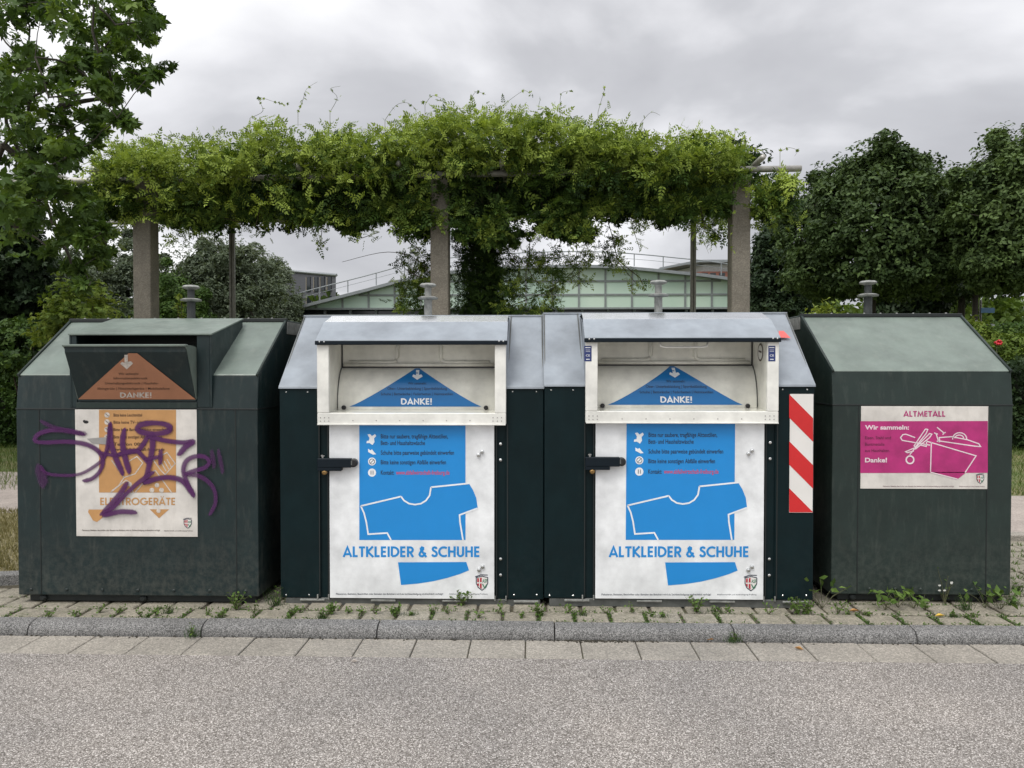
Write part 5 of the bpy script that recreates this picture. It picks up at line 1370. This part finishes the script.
kinds = {'s': 'tiny leafy seedling', 'g': 'thin grassy tuft', 'b': 'small bushy green weed', 'B': 'broad leaved low weed', 'p': 'tall feathery weed', 'f': 'tall weed with tiny white daisy flowers'}
used = {}
for px, py, h, kd in weeds:
    base = gr(px, py+2, -.004 if py < 625 else -.06); Hh = h*base.y/770*1.35
    lab = '%s below the %s' % (kinds[kd], near(px))
    if py > 630: lab = '%s at the kerb foot below the %s' % (kinds[kd], near(px))
    elif 'gap' in lab: lab = lab.replace('below the', 'in front of the')
    if lab in used:
        n0 = used[lab]; used[lab] += 1; lab0 = lab; lab = ('second ', 'third ', 'fourth ', 'fifth ')[min(n0-1, 3)]+lab0
    used[lab] = used.get(lab, 0)+1
    wt = thing('weed', lab, 'weed', tuple(base), 'weeds in the paving')
    pts = []; st = MB(); nn = {'s': 8, 'g': 5, 'b': 15, 'B': 9, 'p': 9, 'f': 6}[kd]
    for k in range(nn):
        a_ = random.uniform(0, 6.28); sp_ = {'s': .9, 'g': .5, 'b': .75, 'B': 1.1, 'p': .28, 'f': .22}[kd]*Hh
        tip = Vector((base.x+math.cos(a_)*sp_*random.uniform(.3, 1), base.y+math.sin(a_)*sp_*random.uniform(.3, .9), base.z+Hh*random.uniform(.55, 1.05)))
        mid = (Vector(base)*1.2+tip)/2.2+Vector((0, 0, Hh*.12))
        st.tube([base, mid, tip], [.0016, .0013, .0008], 4, False)
        m2 = {'s': 3, 'g': 3, 'b': 5, 'B': 2, 'p': 13, 'f': 4}[kd]
        for q in range(m2):
            s = (q+1)/m2 if kd != 'B' else 1; p = (mid.lerp(tip, s*2-1) if s > .5 else Vector(base).lerp(mid, s*2)); pts.append((p.x+random.gauss(0, .004), p.y+random.gauss(0, .004), p.z))
    sz = {'s': .020, 'g': .022, 'b': .024, 'B': .052, 'p': .016, 'f': .016}[kd]
    leaves('leaf_cluster', np.array(pts), sz, M['leaf_weed'], .55, T_RH, wt, .5)
    if kd == 'g':
        gp = MB()
        for k in range(46):
            a_ = random.uniform(0, 6.28); l_ = Hh*random.uniform(.5, 1.1); b_ = Vector(base)+Vector((random.gauss(0, .022), random.gauss(0, .012), 0)); tip = b_+Vector((math.cos(a_)*l_*.5, math.sin(a_)*l_*.4, l_))
            gp.face([b_+Vector((-.0014, 0, 0)), b_+Vector((.0014, 0, 0)), tip])
        ob = gp.build('blades', M['leaf_weed'], wt, recalc=False)
    st.build('stalks', M['tendril'], wt)
    if kd == 'f':
        for k in range(8):
            p = at(945+random.choice((-6, -4, -1, 3, 6, 8)), 582+random.choice((0, 1, 3, 8, 12)), base.y+random.uniform(-.02, .02)); fm_ = MB()
            st2 = fm_.tube([base, (base.x*.4+p.x*.6, base.y, base.z*.4+p.z*.6), p], [.0014, .001, .0008], 4, False, 1)
            for j in range(7):
                a_ = j*6.283/7; fm_.face([(p.x, p.y-.004, p.z), (p.x+.009*math.cos(a_-.3), p.y-.006, p.z+.006*math.sin(a_-.3)), (p.x+.009*math.cos(a_+.3), p.y-.006, p.z+.006*math.sin(a_+.3))])
            fm_.build('flower', [M['petal'], M['tendril']], wt)
def leaf_flat(px, py, z, s, mat, label, ang):
    c = gr(px, py, z); mb = MB(); n_ = 10; pts = []
    for i in range(n_):
        a_ = 2*math.pi*i/n_; r_ = s*(1 if i % 5 == 0 else .62 if i % 2 else .55); x_, y_ = r_*math.cos(a_), r_*.55*math.sin(a_)
        pts.append((c.x+x_*math.cos(ang)-y_*math.sin(ang), c.y+x_*math.sin(ang)+y_*math.cos(ang), z+.008+.010*abs(math.sin(a_))))
    ctr_ = (c.x, c.y, z+.004)
    for i in range(n_): mb.face([ctr_, pts[i], pts[(i+1) % n_]])
    o = mb.build('fallen_leaf', mat); tag(o, label, 'leaf', 'fallen leaves on the paving'); return o
leaf_flat(744, 637, RZ+.012, .026, M['yellow'], 'bright yellow fallen leaf lying at the foot of the kerb', .5)
leaf_flat(940, 617, .0, .034, M['yellow'], 'yellow fallen leaf on the paving stones below the narrow container', .2)
leaf_flat(799, 650, RZ, .026, M['fallen'], 'tan fallen leaf lying on a gutter stone', 2.4)
leaf_flat(711, 641, RZ+.004, .024, M['fallen'], 'pale curled fallen leaf between kerb and gutter', .1)
leaf_flat(854, 612, .0, .032, M['fallen'], 'brown fallen leaf under the front edge of the narrow container', .1)
leaf_flat(354, 663, RZ, .018, M['fadedwhite'], 'small cream fallen leaf on the asphalt near the gutter', .1)
leaf_flat(800, 651, RZ, .004, M['fallen'], 'x', .1) if False else None
# debris crumbs along the kerb foot
mb = MB()
for _ in range(420):
    x = random.gauss(.35, .12) if random.random() < .45 else random.uniform(-3, 4); y = YG1-abs(random.gauss(0, .012)); s = random.uniform(.002, .006)
    mb.box(x-s, x+s, y-s*.6, y+s*.6, RZ, RZ+s, rot=Matrix.Rotation(random.uniform(0, 3), 4, 'Z'))
tag(mb.build('kerb_litter', M['bark']), 'crumbs of soil and dead leaf along the foot of the kerb', 'litter', kind='stuff')
# grass
def blades(name, label, n, fx_, hgt, mat, tint):
    P_ = np.array([fx_() for _ in range(n)]); V = np.array([[-.12, 0, 0], [.12, 0, 0], [.05, .18, 1.0]]); me = None
    co = np.zeros((n, 3, 3)); a_ = rng.uniform(0, 6.28, n); h = hgt*rng.uniform(.5, 1.2, n); w_ = .004
    lean = rng.normal(size=(n, 2))*.45
    co[:, 0] = P_+np.stack([-w_*np.cos(a_), -w_*np.sin(a_), 0*a_], 1); co[:, 1] = P_+np.stack([w_*np.cos(a_), w_*np.sin(a_), 0*a_], 1)
    co[:, 2] = P_+np.stack([lean[:, 0]*h, lean[:, 1]*h, h], 1)
    me = bpy.data.meshes.new(name); me.vertices.add(n*3); me.vertices.foreach_set('co', co.astype(np.float32).ravel()); me.loops.add(n*3); me.loops.foreach_set('vertex_index', np.arange(n*3, dtype=np.int32))
    me.polygons.add(n); me.polygons.foreach_set('loop_start', np.arange(n, dtype=np.int32)*3)
    at_ = me.attributes.new('tint', 'FLOAT', 'FACE'); at_.data.foreach_set('value', np.clip(rng.normal(size=n)*.2+tint, 0, 1).astype(np.float32)); me.update(calc_edges=True); me.validate()
    o = bpy.data.objects.new(name, me); col.objects.link(o); me.materials.append(mat); tag(o, label, 'grass', kind='stuff'); return o
blades('lawn_grass', 'green lawn grass between the path and the hedges', 34000, lambda: ((random.uniform(-12, -5) if random.random() < .5 else random.uniform(4.4, 12)), random.uniform(8.6, 13.5), .02), .10, M['leaf_grass'], .45)
blades('dry_grass', 'dry yellowish grass on the verge left of the containers', 16000, lambda: (random.uniform(-6, -3.2), random.uniform(5.1, 7.3), .045), .055, M['leaf_dry'], .5)
blades('paving_grass', 'grass growing in the paving joints right of the narrow container', 2600, lambda: (x_off+pw*random.randint(17, 30)+random.gauss(0, .012) if random.random() < .5 else random.uniform(2.9, 6), YP1+.2*random.randint(0, 9)+random.gauss(0, .03), -.004), .035, M['leaf_weed'], .5)

# ------------------------------------------------------------------ sky and light
w = bpy.data.worlds.new('World'); scene.world = w; w.use_nodes = True; nt = w.node_tree; nt.nodes.clear()
out = nt.nodes.new('ShaderNodeOutputWorld'); sky = nt.nodes.new('ShaderNodeTexSky'); sky.sky_type = 'NISHITA'; sky.sun_disc = False
SUN_EL, SUN_AZ = 60, 215       # azimuth: clockwise from +y
sky.sun_elevation = R(SUN_EL); sky.sun_rotation = R(SUN_AZ)
bg1 = nt.nodes.new('ShaderNodeBackground'); bg1.inputs[1].default_value = .10; nt.links.new(sky.outputs[0], bg1.inputs[0])
tc = nt.nodes.new('ShaderNodeTexCoord'); sep = nt.nodes.new('ShaderNodeSeparateXYZ'); nt.links.new(tc.outputs['Generated'], sep.inputs[0])
def mth(op, a, b=None, c=None):
    n = nt.nodes.new('ShaderNodeMath'); n.operation = op
    for i, v in enumerate((a, b, c)):
        if v is None: continue
        if hasattr(v, 'is_linked'): nt.links.new(v, n.inputs[i])
        else: n.inputs[i].default_value = v
    return n.outputs[0]
zp = mth('MAXIMUM', sep.outputs[2], 0.0); den = mth('ADD', zp, .30)
cmb = nt.nodes.new('ShaderNodeCombineXYZ'); nt.links.new(mth('DIVIDE', sep.outputs[0], den), cmb.inputs[0]); nt.links.new(mth('DIVIDE', sep.outputs[1], den), cmb.inputs[1]); nt.links.new(mth('MULTIPLY', zp, 1.5), cmb.inputs[2])
mpg = nt.nodes.new('ShaderNodeMapping'); mpg.inputs['Location'].default_value = (4.35, 1.2, 0); nt.links.new(cmb.outputs[0], mpg.inputs[0])
nz = nt.nodes.new('ShaderNodeTexNoise'); nz.inputs['Scale'].default_value = 1.05; nz.inputs['Detail'].default_value = 8; nz.inputs['Roughness'].default_value = .47; nz.inputs['Distortion'].default_value = .35; nt.links.new(mpg.outputs[0], nz.inputs[0])
cloud = ramp(nt, nz.outputs['Fac'], [(.33, (.42, .42, .445)), (.43, (.525, .528, .552)), (.50, (.74, .74, .765)), (.59, (1.0, 1.0, 1.0))])
lum = nt.nodes.new('ShaderNodeMapRange'); lum.interpolation_type = 'SMOOTHSTEP'; nt.links.new(sep.outputs[2], lum.inputs[0])
lum.inputs[1].default_value = .42; lum.inputs[2].default_value = .95; lum.inputs[3].default_value = 1.0; lum.inputs[4].default_value = 2.2
bg2 = nt.nodes.new('ShaderNodeBackground'); nt.links.new(cloud, bg2.inputs[0]); nt.links.new(lum.outputs[0], bg2.inputs[1])
mx = nt.nodes.new('ShaderNodeMixShader'); mx.inputs[0].default_value = .94; nt.links.new(bg1.outputs[0], mx.inputs[1]); nt.links.new(bg2.outputs[0], mx.inputs[2]); nt.links.new(mx.outputs[0], out.inputs[0])
sl = bpy.data.lights.new('sun', 'SUN'); sl.energy = 1.5; sl.angle = R(22); sl.color = (1, .965, .91)
so = bpy.data.objects.new('sun', sl); col.objects.link(so)
dv = Vector((math.sin(R(SUN_AZ))*math.cos(R(SUN_EL)), math.cos(R(SUN_AZ))*math.cos(R(SUN_EL)), math.sin(R(SUN_EL))))
so.rotation_euler = dv.to_track_quat('Z', 'Y').to_euler(); so.location = (-4, -6, 12)
vs = scene.view_settings; vs.view_transform = 'Standard'; vs.look = 'None'; vs.gamma = 1; vs.exposure = .29; vs.use_curve_mapping = False
scene.render.engine = 'CYCLES'; scene.cycles.max_bounces = 6; scene.cycles.transparent_max_bounces = 24
